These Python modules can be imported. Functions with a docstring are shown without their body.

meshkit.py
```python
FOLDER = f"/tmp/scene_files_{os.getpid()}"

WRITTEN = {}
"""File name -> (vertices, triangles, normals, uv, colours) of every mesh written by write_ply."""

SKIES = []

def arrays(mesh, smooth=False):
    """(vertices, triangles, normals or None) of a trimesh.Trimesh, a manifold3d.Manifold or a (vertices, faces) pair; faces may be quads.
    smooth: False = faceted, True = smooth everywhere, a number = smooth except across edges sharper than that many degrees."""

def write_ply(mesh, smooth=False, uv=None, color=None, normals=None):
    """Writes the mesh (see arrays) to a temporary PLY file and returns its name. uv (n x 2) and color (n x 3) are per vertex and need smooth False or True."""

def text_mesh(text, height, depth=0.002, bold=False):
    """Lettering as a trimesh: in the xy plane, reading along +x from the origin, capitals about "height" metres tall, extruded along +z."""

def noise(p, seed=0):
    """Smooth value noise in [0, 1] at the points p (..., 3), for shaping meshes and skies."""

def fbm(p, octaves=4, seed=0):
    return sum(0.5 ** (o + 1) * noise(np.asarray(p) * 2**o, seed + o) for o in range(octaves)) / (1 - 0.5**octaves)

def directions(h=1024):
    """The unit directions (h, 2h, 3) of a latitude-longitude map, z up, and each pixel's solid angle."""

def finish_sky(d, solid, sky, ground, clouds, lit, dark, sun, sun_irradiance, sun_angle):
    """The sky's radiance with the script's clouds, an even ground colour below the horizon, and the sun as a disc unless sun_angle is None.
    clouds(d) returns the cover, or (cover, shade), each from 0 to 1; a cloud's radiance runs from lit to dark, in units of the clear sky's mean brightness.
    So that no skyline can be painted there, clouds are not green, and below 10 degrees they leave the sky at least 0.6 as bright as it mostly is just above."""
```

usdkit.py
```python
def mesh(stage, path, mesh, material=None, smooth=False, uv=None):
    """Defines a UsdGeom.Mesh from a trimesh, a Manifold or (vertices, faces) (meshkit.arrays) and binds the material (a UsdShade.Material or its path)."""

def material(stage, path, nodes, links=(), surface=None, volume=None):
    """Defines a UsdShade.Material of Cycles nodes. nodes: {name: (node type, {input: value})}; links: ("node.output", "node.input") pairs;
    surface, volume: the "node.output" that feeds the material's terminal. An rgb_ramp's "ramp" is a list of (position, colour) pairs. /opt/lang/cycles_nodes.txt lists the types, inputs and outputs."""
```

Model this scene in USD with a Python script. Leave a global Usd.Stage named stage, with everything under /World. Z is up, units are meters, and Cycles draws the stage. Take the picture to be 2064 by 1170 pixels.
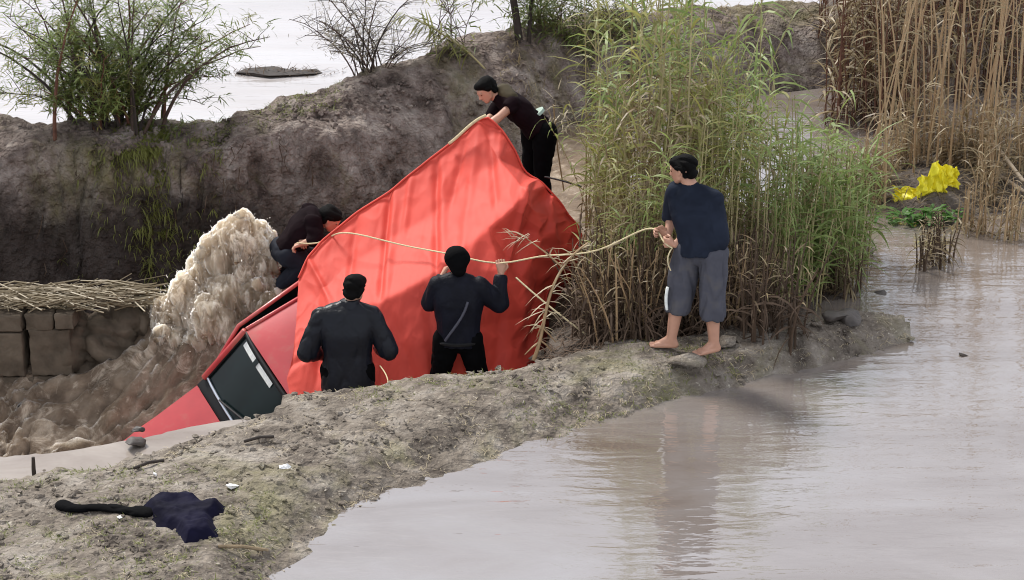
import math, random, re
import numpy as np, trimesh, manifold3d as m3
import usdkit, meshkit
from pxr import Usd, UsdGeom, UsdLux, UsdShade, Sdf, Gf, Vt
stage = Usd.Stage.CreateInMemory()
UsdGeom.SetStageUpAxis(stage, 'Z')
UsdGeom.Xform.Define(stage, '/World')
UsdGeom.Scope.Define(stage, '/World/Looks')
rng = np.random.default_rng(11)
random.seed(11)

# ---------------------------------------------------------------- camera, sky, sun, exposure
CAM = np.array([0.0, 0.0, 6.2]); PITCH = math.radians(20); HFOV = math.radians(30)
cam = UsdGeom.Camera.Define(stage, '/World/camera')
cam.CreateHorizontalApertureAttr(36.0); cam.CreateVerticalApertureAttr(36.0 * 580 / 1024)
cam.CreateFocalLengthAttr(36 / (2 * math.tan(HFOV / 2)))
cam.AddTranslateOp().Set(Gf.Vec3d(*CAM)); cam.AddRotateXOp().Set(90 - 20.0)
cam.CreateExposureAttr(1.68)
SUN_AZ, SUN_EL = math.atan2(-0.62, 0.78), math.radians(50)      # towards the sun: behind left of the tarp
sund = np.array([math.sin(SUN_AZ) * math.cos(SUN_EL), math.cos(SUN_AZ) * math.cos(SUN_EL), math.sin(SUN_EL)])
dome = UsdLux.DomeLight.Define(stage, '/World/sky')
dome.GetPrim().SetCustomDataByKey('kind', 'structure')
sky_mat = usdkit.material(stage, '/World/Looks/overcast_sky', {
    'sky': ('sky_texture', {'sky_type': 'single_scattering', 'sun_disc': False, 'sun_elevation': SUN_EL, 'sun_rotation': SUN_AZ}),
    'tc': ('texture_coordinate', {}),
    'n': ('noise_texture', {'scale': 2.2, 'detail': 5.0, 'roughness': 0.55}),
    'r': ('rgb_ramp', {'ramp': [(0.3, (4.4, 4.6, 5.3)), (0.7, (7.4, 7.6, 8.2))]}),
    'mx': ('mix_color', {'fac': 0.9}),
    'bg': ('background_shader', {'strength': 0.054})},
    [('tc.generated', 'n.vector'), ('n.fac', 'r.fac'), ('sky.color', 'mx.a'), ('r.color', 'mx.b'), ('mx.result', 'bg.color')], surface='bg.background')
UsdShade.MaterialBindingAPI.Apply(dome.GetPrim()).Bind(sky_mat)
sun = UsdLux.DistantLight.Define(stage, '/World/sun')
sun.CreateIntensityAttr(0.4); sun.CreateAngleAttr(14.0); sun.CreateNormalizeAttr(True); sun.CreateColorAttr(Gf.Vec3f(1, 0.96, 0.9))
m4 = Gf.Matrix4d().SetLookAt(Gf.Vec3d(*sund), Gf.Vec3d(0, 0, 0), Gf.Vec3d(0, 0, 1)).GetInverse()
sun.AddTransformOp().Set(m4)

# ---------------------------------------------------------------- helpers
FPX = 1032 / math.tan(HFOV / 2)
CF = np.array([0, math.cos(PITCH), -math.sin(PITCH)]); CU = np.array([0, math.sin(PITCH), math.cos(PITCH)]); CR = np.array([1.0, 0, 0])
def ray(px, py): return CF + (px - 1032) / FPX * CR - (py - 585) / FPX * CU
def az(px, py, z):
    d = ray(px, py); return CAM + d * (z - CAM[2]) / d[2]
def ay(px, py, y):
    d = ray(px, py); return CAM + d * y / d[1]
used = {}
def numbered(path):
    k = used.get(path, 0); used[path] = k + 1
    return path if k == 0 else '%s_%03d' % (path, k)
def tag(p, label=None, cat=None, group=None, kind=None):
    p = p.GetPrim() if hasattr(p, 'GetPrim') else p
    for k, v in (('label', label), ('category', cat), ('group', group), ('kind', kind)):
        if v: p.SetCustomDataByKey(k, v)
    return p
def obj(name, mesh, mat, parent=None, smooth=False, **kw):
    base = parent.GetPath().pathString if parent is not None else '/World'
    v_, f_, _ = meshkit.arrays(mesh); ix, inv_ = np.unique(f_, return_inverse=True)
    if len(ix) < len(v_): mesh = (v_[ix], inv_.reshape(-1, 3))
    pr = usdkit.mesh(stage, numbered(base + '/' + name), mesh, mat, smooth).GetPrim()
    tag(pr, **kw)
    return pr
def thing(name, label, cat, loc=(0, 0, 0), rz=0, group=None, scale=None):
    x = UsdGeom.Xform.Define(stage, numbered('/World/' + name))
    x.AddTranslateOp().Set(Gf.Vec3d(*map(float, loc))); x.AddRotateZOp().Set(math.degrees(rz))
    if scale is not None: x.AddScaleOp().Set(Gf.Vec3f(*map(float, scale)))
    return tag(x, label, cat, group)
def dup(root, loc, rz, scale=(1, 1, 1), label=None, name=None):
    was = root.GetCustomData()
    r = thing(name or re.sub(r'_\d{3}$', '', root.GetName()), label or was['label'], was['category'], loc, rz, was.get('group'), scale)
    r.GetReferences().AddInternalReference(root.GetPath()); r.SetInstanceable(True)
    return r
cat = trimesh.util.concatenate
def V(*a): return np.array(a, float)
def unit(v): v = np.asarray(v, float); return v / max(np.linalg.norm(v), 1e-9)
_ico = trimesh.creation.icosphere(subdivisions=2)
_ico1 = trimesh.creation.icosphere(subdivisions=1)
def sph(c, r, R=None):
    p = _ico.vertices * (np.asarray(r) if np.ndim(r) else r)
    if R is not None: p = p @ np.asarray(R).T
    return p + np.asarray(c)
def ring(c, ax, r, n=18, up=None, r2=None):
    ax = unit(ax); a = unit(np.cross(ax, [0.3, 0.2, 0.9] if up is None else up)); b = np.cross(ax, a)
    t = np.linspace(0, 2 * np.pi, n, endpoint=False)[:, None]
    return np.asarray(c) + r * np.cos(t) * a + (r2 or r) * np.sin(t) * b
def hull(*pts): return m3.Manifold.hull_points(np.vstack(pts))
def union(ms): return m3.Manifold.batch_boolean(ms, m3.OpType.Add)
def sstep_(x, a, b): t = np.clip((x - a) / (b - a), 0, 1); return t * t * (3 - 2 * t)
def soft(man, edge=0.025, it=8, disp=0, scale=8, seed=0, stretch=(1, 1, 1)):
    mm = man.refine_to_length(edge).to_mesh()
    t = trimesh.Trimesh(mm.vert_properties[:, :3], mm.tri_verts, process=True)
    if it: trimesh.smoothing.filter_taubin(t, lamb=0.5, nu=0.53, iterations=it)
    if disp:
        disp = abs(disp)
        v = np.array(t.vertices); n = np.array(t.vertex_normals)
        f = meshkit.fbm(v * scale * np.array(stretch), 3, seed) - 0.5
        cr = 1 - np.abs(2 * meshkit.fbm(v * scale * .75 * np.array(stretch) + v[:, [1, 2, 0]] * 2.5, 2, seed + 50) - 1)
        t.vertices = v + n * (f * 1.5 * disp - sstep_(cr, .78, 1.0) * disp * .7 + disp * .35)[:, None]
    return t
def tube(pts, rad, n=7, closed_ends=True):
    pts = np.asarray(pts, float); m = len(pts); rad = np.broadcast_to(rad, (m,)).astype(float)
    tan = np.gradient(pts, axis=0); vs = []
    a = unit(np.cross(tan[0], [0.31, 0.17, 0.93]))
    if np.linalg.norm(np.cross(unit(tan[0]), [0.31, 0.17, 0.93])) < .1: a = unit(np.cross(tan[0], [1, 0, 0]))
    for i in range(m):
        t = unit(tan[i]); a = unit(a - t * (a @ t)); b = np.cross(t, a)
        th = np.linspace(0, 2 * np.pi, n, endpoint=False)[:, None]
        vs.append(pts[i] + rad[i] * (np.cos(th) * a + np.sin(th) * b))
    v = np.vstack(vs); f = []
    for i in range(m - 1):
        for k in range(n):
            p, q = i * n + k, i * n + (k + 1) % n
            f += [[p, q, q + n], [p, q + n, p + n]]
    if closed_ends:
        v = np.vstack([v, pts[0], pts[-1]]); e = m * n
        for k in range(n):
            f += [[(k + 1) % n, k, e], [(m - 1) * n + k, (m - 1) * n + (k + 1) % n, e + 1]]
    return trimesh.Trimesh(v, f, process=False)
def curve(ctrl, n=20):
    from scipy.interpolate import CubicSpline
    c = np.asarray(ctrl, float); d = np.r_[0, np.cumsum(np.linalg.norm(np.diff(c, axis=0), axis=1))]
    return CubicSpline(d, c)(np.linspace(0, d[-1], n)) if len(c) > 2 else c[0] + (c[1] - c[0]) * np.linspace(0, 1, n)[:, None]
def box(c, s, R=None):
    b = trimesh.creation.box(s)
    v = b.vertices if R is None else b.vertices @ np.asarray(R).T
    b.vertices = v + np.asarray(c); return b
def rbox(s, r=0.02, k=1):
    x, y, z = (np.asarray(s) / 2 - r)
    p = [trimesh.creation.icosphere(subdivisions=k, radius=r).vertices + V(i * x, j * y, l * z) for i in (-1, 1) for j in (-1, 1) for l in (-1, 1)]
    return hull(*p)

# ---------------------------------------------------------------- materials
L = '/World/Looks/'
def plain(name, c, rough=0.6, spec=0.5, var=0.0, vs=6.0, bump=0.0, bs=40.0, dirt=None, sheen=0, metallic=0.0, coat=0.0):
    nodes = {'p': ('principled_bsdf', {'base_color': c, 'roughness': rough, 'specular_ior_level': spec, 'metallic': metallic, 'sheen_weight': sheen, 'coat_weight': coat}), 'tc': ('texture_coordinate', {})}
    links = []
    if var or dirt:
        c2 = dirt if dirt else tuple(x * (1 + var) for x in c); c1 = tuple(x * (1 - var) for x in c)
        nodes['n'] = ('noise_texture', {'scale': vs, 'detail': 5.0, 'roughness': 0.6})
        nodes['r'] = ('rgb_ramp', {'ramp': [(0.32, c1), (0.52, c), (0.75, c2)]})
        links += [('tc.object', 'n.vector'), ('n.fac', 'r.fac'), ('r.color', 'p.base_color')]
    if bump:
        nodes['bn'] = ('noise_texture', {'scale': bs, 'detail': 4.0}); nodes['b'] = ('bump', {'strength': bump, 'distance': 0.01})
        links += [('tc.object', 'bn.vector'), ('bn.fac', 'b.height'), ('b.normal', 'p.normal')]
    return usdkit.material(stage, L + name, nodes, links, surface='p.BSDF')
def leafmat(name, cols, trans=0.35, rough=0.5):
    n = len(cols)
    return usdkit.material(stage, L + name, {
        'g': ('geometry', {}), 'o': ('object_info', {}), 'a': ('math', {'math_type': 'multiply_add', 'value2': 0.35}), 'ml': ('math', {'math_type': 'multiply', 'value2': 0.65}),
        'r': ('rgb_ramp', {'ramp': [(i / max(n - 1, 1), c) for i, c in enumerate(cols)]}),
        'p': ('principled_bsdf', {'roughness': rough, 'specular_ior_level': 0.35}), 't': ('translucent_bsdf', {}), 'm': ('mix_closure', {'fac': trans})},
        [('g.random_per_island', 'ml.value1'), ('o.random', 'a.value1'), ('ml.value', 'a.value3'), ('a.value', 'r.fac'), ('r.color', 'p.base_color'), ('r.color', 't.color'), ('p.BSDF', 'm.closure1'), ('t.BSDF', 'm.closure2')], surface='m.closure')
def soil(name, cols, patch=None, base_shade=None, scale=1.6, rough=0.85, bump=0.6, stretch=(1, 1, 1), spec=0.3, speck=None, crumb=9.0):
    """Mud: large and small noise over a ramp, patches of another tone, pale specks, and overhang shade painted dark below a ragged height line."""
    nodes = {'g': ('geometry', {}), 'mp': ('mapping', {'scale': stretch}),
        'n': ('noise_texture', {'scale': scale, 'detail': 9.0, 'roughness': 0.68, 'distortion': 0.3}),
        'r': ('rgb_ramp', {'ramp': [(0.34, cols[0]), (0.5, cols[1]), (0.66, cols[2])]}),
        'p': ('principled_bsdf', {'roughness': rough, 'specular_ior_level': spec}),
        'bn': ('noise_texture', {'scale': 14.0, 'detail': 8.0, 'roughness': 0.7}), 'b': ('bump', {'strength': bump, 'distance': 0.05}),
        'dv': ('noise_texture', {'scale': 5.0, 'detail': 3.0}), 'dm': ('mix_vector', {'fac': 0.06}), 'vo': ('voronoi_texture', {'scale': crumb, 'detail': 2.0, 'roughness': 0.6}), 'va': ('math', {'math_type': 'multiply_add', 'value2': 0.9}), 'vr': ('map_range', {'from_min': 0.15, 'from_max': 0.75, 'to_min': 1.28, 'to_max': 0.5, 'clamp': True}), 'vm': ('mix_color', {'blend_type': 'multiply', 'fac': 0.6, 'use_clamp': False})}
    links = [('g.position', 'mp.vector'), ('mp.vector', 'n.vector'), ('n.fac', 'r.fac'), ('mp.vector', 'bn.vector'), ('va.value', 'b.height'), ('b.normal', 'p.normal'), ('g.position', 'dv.vector'), ('g.position', 'dm.a'), ('dv.color', 'dm.b'), ('dm.result', 'vo.vector'), ('vo.distance', 'va.value1'), ('bn.fac', 'va.value3'), ('vo.distance', 'vr.value'), ('r.color', 'vm.a'), ('vr.result', 'vm.b')]
    out = 'vm.result'
    if patch:
        nodes['pn'] = ('noise_texture', {'scale': patch[1], 'detail': 6.0, 'roughness': 0.7, 'distortion': 0.6}); nodes['pr'] = ('map_range', {'from_min': patch[2], 'from_max': patch[2] + 0.14, 'to_max': patch[3], 'clamp': True})
        nodes['pm'] = ('mix_color', {'b': patch[0]})
        links += [('g.position', 'pn.vector'), ('pn.fac', 'pr.value'), ('pr.result', 'pm.fac'), (out, 'pm.a')]; out = 'pm.result'
    if speck:
        nodes['sn'] = ('noise_texture', {'scale': 26.0, 'detail': 3.0, 'roughness': 0.6, 'distortion': 1.0}); nodes['sr'] = ('map_range', {'from_min': 0.62, 'from_max': 0.7, 'to_max': 0.8, 'clamp': True})
        nodes['sm'] = ('mix_color', {'b': speck})
        links += [('g.position', 'sn.vector'), ('sn.fac', 'sr.value'), ('sr.result', 'sm.fac'), (out, 'sm.a')]; out = 'sm.result'
    if base_shade:  # dark band in the base colour, standing in for shade under an overhang
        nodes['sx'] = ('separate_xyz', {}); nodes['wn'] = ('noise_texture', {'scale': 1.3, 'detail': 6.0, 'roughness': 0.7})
        nodes['wa'] = ('math', {'math_type': 'multiply_add', 'value2': -base_shade[2]}); nodes['wr'] = ('map_range', {'from_min': base_shade[1], 'from_max': base_shade[1] - 0.5, 'to_max': 0.9, 'clamp': True})
        nodes['wm'] = ('mix_color', {'b': base_shade[0]})
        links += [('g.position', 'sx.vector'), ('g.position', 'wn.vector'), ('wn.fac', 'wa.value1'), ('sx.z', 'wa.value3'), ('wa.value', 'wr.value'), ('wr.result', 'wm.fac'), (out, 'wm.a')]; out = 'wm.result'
    links.append((out, 'p.base_color'))
    return usdkit.material(stage, L + name, nodes, links, surface='p.BSDF')
def water(name, cols, rough, bscale, bstr, stretch=(1, 1, 1), foam=None, ior=1.33, spec=0.5, cscale=1.2, bdist=0.05, sss=0.0):
    nodes = {'g': ('geometry', {}), 'mp': ('mapping', {'scale': stretch}),
        'n': ('noise_texture', {'scale': cscale, 'detail': 5.0, 'roughness': 0.6, 'distortion': 0.8}), 'r': ('rgb_ramp', {'ramp': [(0.3, cols[0]), (0.5, cols[1]), (0.7, cols[2])]}),
        'w1': ('noise_texture', {'scale': bscale, 'detail': 3.0, 'roughness': 0.55, 'distortion': 0.4}), 'w2': ('noise_texture', {'scale': bscale * 0.17, 'detail': 2.0}), 'wm': ('math', {'math_type': 'multiply_add', 'value2': 0.35}),
        'b': ('bump', {'strength': bstr, 'distance': bdist}), 'p': ('principled_bsdf', {'roughness': rough, 'ior': ior, 'specular_ior_level': spec, 'subsurface_weight': sss, 'subsurface_scale': 0.06, 'subsurface_radius': (1.0, 0.9, 0.75)})}
    links = [('g.position', 'mp.vector'), ('mp.vector', 'n.vector'), ('n.fac', 'r.fac'), ('mp.vector', 'w1.vector'), ('mp.vector', 'w2.vector'), ('w1.fac', 'wm.value1'), ('w2.fac', 'wm.value3'), ('wm.value', 'b.height'), ('b.normal', 'p.normal')]
    out = 'r.color'
    if foam:
        nodes['fn'] = ('noise_texture', {'scale': foam[1], 'detail': 8.0, 'roughness': 0.75, 'distortion': 1.2}); nodes['fr'] = ('map_range', {'from_min': foam[2], 'from_max': foam[2] + 0.12, 'to_max': 0.9, 'clamp': True}); nodes['fm'] = ('mix_color', {'b': foam[0]})
        links += [('mp.vector', 'fn.vector'), ('fn.fac', 'fr.value'), ('fr.result', 'fm.fac'), (out, 'fm.a')]; out = 'fm.result'
    links.append((out, 'p.base_color'))
    return usdkit.material(stage, L + name, nodes, links, surface='p.BSDF')

M = {
 'levee': soil('levee_mud', [(0.095, 0.074, 0.057), (0.265, 0.222, 0.176), (0.44, 0.39, 0.33)], patch=((0.22, 0.21, 0.085), 0.8, 0.54, 0.5), speck=(0.46, 0.42, 0.34), bump=0.85, scale=2.6),
 'bank': soil('bank_earth', [(0.085, 0.058, 0.046), (0.31, 0.24, 0.20), (0.56, 0.475, 0.41)], patch=((0.17, 0.155, 0.05), 0.55, 0.54, 0.6), base_shade=((0.028, 0.019, 0.015), -0.95, 1.9), scale=2.2, stretch=(1.2, 1.2, 0.8), bump=1.4),  # the dark foot of the bank is painted overhang shade
 'reedsoil': soil('reed_bank_mud', [(0.06, 0.045, 0.034), (0.12, 0.095, 0.075), (0.2, 0.165, 0.135)], bump=0.9),
 'bed': soil('channel_mud', [(0.07, 0.055, 0.044), (0.12, 0.098, 0.08), (0.17, 0.14, 0.12)]),
 'pond': water('pond_water', [(0.12, 0.09, 0.07), (0.175, 0.148, 0.13), (0.21, 0.19, 0.18)], 0.04, 3.4, 0.5, stretch=(0.7, 2.4, 1), ior=3.1, cscale=0.45),
 'river': water('river_water', [(0.36, 0.33, 0.31), (0.41, 0.38, 0.365), (0.45, 0.43, 0.42)], 0.06, 2.6, 0.9, stretch=(0.45, 2.2, 1), ior=1.9, cscale=0.35),
 'torrent': water('torrent_water', [(0.07, 0.046, 0.029), (0.15, 0.108, 0.073), (0.24, 0.185, 0.132)], 0.5, 14.0, 1.0, stretch=(1.0, 1.0, 1), foam=((0.36, 0.295, 0.222), 3.4, 0.53), cscale=2.4, spec=0.25, sss=0.3),
 'splash': water('splash_water', [(0.12, 0.085, 0.055), (0.23, 0.178, 0.122), (0.33, 0.27, 0.195)], 0.7, 16.0, 0.5, stretch=(1, 1, .25), foam=((0.50, 0.43, 0.335), 6.0, 0.5), cscale=3.2, spec=0.1, sss=0.8),
 'shallow': water('shallow_water', [(0.20, 0.165, 0.14), (0.25, 0.215, 0.185), (0.31, 0.27, 0.235)], 0.25, 6.0, 0.35, stretch=(1, 2.2, 1), ior=1.4, cscale=0.9),
 'block': plain('masonry_block', (0.105, 0.082, 0.059), 0.9, 0.15, 0.35, 5, 0.8, 25),
 'debris': plain('flood_straw', (0.36, 0.30, 0.21), 0.9, 0.2, 0.4, 9),
 'red': plain('red_car_paint', (0.47, 0.042, 0.045), 0.36, 0.5, 0.12, 3, 0.06, 60, coat=0.3, dirt=(0.40, 0.12, 0.09)),
 'black': plain('black_rubber', (0.005, 0.005, 0.0055), 0.55, 0.3),
 'glass': plain('dark_windscreen', (0.006, 0.013, 0.013), 0.16, 0.25, 0.3, 2.0),
 'chrome': plain('bright_trim', (0.55, 0.58, 0.62), 0.25, 0.5, metallic=0.8),
 'white': plain('white_strip', (0.72, 0.74, 0.70), 0.6, 0.4, 0.15, 30),
 'wheel': plain('wheel_grey', (0.25, 0.25, 0.26), 0.5, 0.5),
 'lamp': plain('lamp_lens', (0.6, 0.55, 0.5), 0.15, 0.5),
 'tarp': plain('red_tarpaulin', (0.56, 0.057, 0.036), 0.66, 0.3, 0.12, 2.2, 0.15, 180),
 'rope': plain('yellow_rope', (0.58, 0.49, 0.30), 0.85, 0.15, 0.25, 60, 0.5, 200),
 'cord': plain('dark_cord', (0.03, 0.03, 0.03), 0.8, 0.2),
 'greencord': plain('pale_green_strap', (0.32, 0.40, 0.34), 0.8, 0.2),
 'skin': plain('skin', (0.42, 0.225, 0.15), 0.5, 0.4, 0.08, 14),
 'hair': plain('black_hair', (0.0025, 0.0022, 0.002), 0.75, 0.08, 0.3, 60, 0.6, 150),
 'navyleather': plain('navy_leather', (0.0035, 0.0042, 0.0068), 0.42, 0.22, 0.4, 6, 0.4, 30),
 'navycloth': plain('navy_cloth', (0.0035, 0.004, 0.008), 0.6, 0.14, 0.4, 6, 0.4, 60),
 'blackcloth': plain('black_cloth', (0.0018, 0.0018, 0.0022), 0.85, 0.06, 0.3, 8, 0.3, 60),
 'tee': plain('slate_tee', (0.014, 0.018, 0.029), 0.9, 0.08, 0.25, 5, 0.3, 70),
 'shorts': plain('grey_blue_shorts', (0.068, 0.069, 0.083), 0.92, 0.1, 0.22, 5, 0.3, 80, dirt=(0.10, 0.092, 0.085)),
 'maroon': plain('dark_maroon_cloth', (0.008, 0.0035, 0.0048), 0.9, 0.06, 0.3, 5, 0.3, 60),
 'olive': plain('olive_cloth', (0.045, 0.035, 0.018), 0.85, 0.2, 0.3, 8),
 'greytrouser': plain('dark_grey_trousers', (0.013, 0.015, 0.022), 0.8, 0.15, 0.3, 6),
 'capred': plain('faded_red_cap', (0.32, 0.10, 0.10), 0.8, 0.2, 0.2, 20),
 'violet': plain('deep_navy_fabric', (0.004, 0.0035, 0.014), 0.8, 0.1, 0.5, 4, 0.4, 40),
 'yellow': plain('yellow_plastic', (0.86, 0.76, 0.035), 0.5, 0.5, 0.12, 7),
 'stone': plain('wet_stone', (0.055, 0.045, 0.038), 0.55, 0.4, 0.4, 7, 0.8, 20),
 'litter': plain('white_litter', (0.7, 0.7, 0.68), 0.6, 0.4, 0.1, 10),
 'wood': plain('dead_wood', (0.22, 0.165, 0.10), 0.85, 0.2, 0.3, 20, 0.5, 60),
 'darkwood': plain('wet_dark_wood', (0.03, 0.022, 0.017), 0.7, 0.3, 0.3, 20),
 'bark': plain('shrub_bark', (0.085, 0.058, 0.045), 0.85, 0.2, 0.4, 12),
 'redbark': plain('red_brown_bark', (0.13, 0.062, 0.04), 0.85, 0.2, 0.4, 12),
 'cane': leafmat('dry_cane', [(0.26, 0.165, 0.085), (0.42, 0.30, 0.165), (0.55, 0.44, 0.28)], 0.0, 0.55),
 'stemgreen': leafmat('reed_stem', [(0.24, 0.20, 0.09), (0.38, 0.33, 0.17), (0.28, 0.20, 0.10)], 0.0, 0.55),
 'leafgreen': leafmat('reed_leaf_green', [(0.16, 0.165, 0.045), (0.30, 0.29, 0.085), (0.47, 0.42, 0.16), (0.58, 0.50, 0.27)], 0.4),
 'leafbright': leafmat('reed_leaf_bright', [(0.16, 0.22, 0.06), (0.30, 0.36, 0.11), (0.50, 0.48, 0.21)], 0.42),
 'leafdry': leafmat('reed_leaf_dry', [(0.14, 0.095, 0.05), (0.28, 0.22, 0.12), (0.42, 0.35, 0.21), (0.20, 0.135, 0.075)], 0.25),
 'thatch': leafmat('dead_thatch', [(0.07, 0.045, 0.028), (0.13, 0.085, 0.055), (0.22, 0.16, 0.10)], 0.1, 0.8),
 'shrubleaf': leafmat('shrub_leaf', [(0.10, 0.13, 0.03), (0.17, 0.22, 0.05), (0.32, 0.33, 0.11)], 0.42),
 'shrubpale': leafmat('shrub_leaf_pale', [(0.17, 0.15, 0.10), (0.26, 0.22, 0.15), (0.20, 0.20, 0.09)], 0.3),
 'grassgreen': leafmat('bank_grass', [(0.13, 0.15, 0.035), (0.24, 0.24, 0.055), (0.36, 0.33, 0.12)], 0.35),
 'straw': leafmat('straw', [(0.22, 0.17, 0.10), (0.37, 0.31, 0.20), (0.16, 0.125, 0.07), (0.46, 0.40, 0.29)], 0.15),
 'broadleaf': leafmat('broad_leaf', [(0.06, 0.15, 0.025), (0.10, 0.22, 0.04)], 0.4),
}

# ---------------------------------------------------------------- the lie of the land
def zpoly(pts): return np.array([az(px, py, z)[:2] for px, py, z in pts])
LEVEE_NEAR = zpoly([(560, 1330, 0), (600, 1240, 0), (612, 1165, 0), (740, 1062, 0), (830, 1010, 0), (930, 970, 0), (1040, 930, 0), (1150, 890, 0), (1300, 832, 0), (1450, 790, 0), (1600, 752, 0), (1740, 722, 0), (1845, 692, 0)])
LEVEE_FAR = zpoly([(1838, 668, 0.05), (1770, 650, .05), (1690, 658, .08), (1600, 668, .12), (1450, 672, .15), (1310, 690, .18), (1160, 690, .2), (1100, 715, .18), (1050, 732, .15), (970, 746, .12), (870, 760, .1), (740, 781, .1), (650, 795, .08), (590, 815, .05), (555, 862, .0), (430, 905, -.05), (300, 948, -.05), (180, 985, -.05), (12, 1008, -.05)])
LEVEE = np.vstack([LEVEE_NEAR, LEVEE_FAR, [[-9, 12.6], [-9, 8.5], [-3, 8.5]]])
SHELF = np.vstack([zpoly([(-200, 935, -.2), (12, 919, -.2), (150, 905, -.2), (300, 880, -.2), (430, 858, -.2), (560, 838, -.2), (600, 840, -.2), (600, 900, -.2), (300, 1000, -.2), (0, 1060, -.2)]), [[-9, 12.4], [-9, 13.9]]])
REED = zpoly([(1085, 735, .1), (1250, 715, .1), (1450, 695, .1), (1545, 672, 0), (1600, 640, 0), (1690, 596, 0), (1735, 550, 0), (1750, 500, 0), (1730, 440, 0), (1640, 430, 0), (1500, 418, 0), (1350, 400, 0), (1215, 400, 0), (1185, 480, 0), (1145, 600, 0)])
SPIT = zpoly([(1790, 428, 0), (1850, 455, 0), (1930, 450, 0), (1985, 440, 0), (2090, 395, 0), (2300, 380, 0), (2400, 290, 0), (2070, 262, 0), (1960, 265, 0), (1850, 300, 0), (1760, 370, 0)])
RIGHTFAR = zpoly([(1690, 150, 0), (1760, 165, 0), (1880, 150, 0), (1960, 105, 0), (2120, 80, 0), (2400, 60, 0), (2400, -60, 0), (1700, -40, 0)])
BANK_X = [-40, -14, -6, -3.5, -2, -1, 0, 0.6, 1.5, 4, 14, 40]; BANK_Y = [20.4, 20.5, 20.5, 20.5, 20.7, 21.1, 21.6, 22.2, 22.9, 24.2, 26.5, 31]
CREST_D = ([-40, -3.6, -2.7, -0.8, 0.5, 4, 40], [0.95, 1.0, 1.3, 2.0, 2.1, 2.0, 2.5])
CREST_Z = ([-40, -4, -3.4, -2.7, -0.8, 0.5, 2.2, 5, 40], [0.42, 0.44, 0.46, 0.62, 0.92, 1.02, 1.0, 0.8, 0.8])
def seg_dist(P, poly, closed=True):
    A = np.asarray(poly); B = np.roll(A, -1, 0) if closed else A[1:]
    A = A if closed else A[:-1]
    best = np.full(len(P), 1e9)
    for a, b in zip(A, B):
        d = b - a; t = np.clip(((P - a) @ d) / (d @ d), 0, 1)
        best = np.minimum(best, np.hypot(*(P - a - t[:, None] * d).T))
    return best
def inside(P, poly):
    A = np.asarray(poly); B = np.roll(A, -1, 0); c = np.zeros(len(P), bool)
    for a, b in zip(A, B):
        if a[1] == b[1]: continue
        hit = ((a[1] > P[:, 1]) != (b[1] > P[:, 1])) & (P[:, 0] < (b[0] - a[0]) * (P[:, 1] - a[1]) / (b[1] - a[1]) + a[0]); c ^= hit
    return c
def sd(P, poly):
    d = seg_dist(P, poly); return np.where(inside(P, poly), d, -d)
def sstep(x, a, b): t = np.clip((x - a) / (b - a), 0, 1); return t * t * (3 - 2 * t)
def P3(P, z=0.0): return np.column_stack([P, np.full(len(P), z)])
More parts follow.
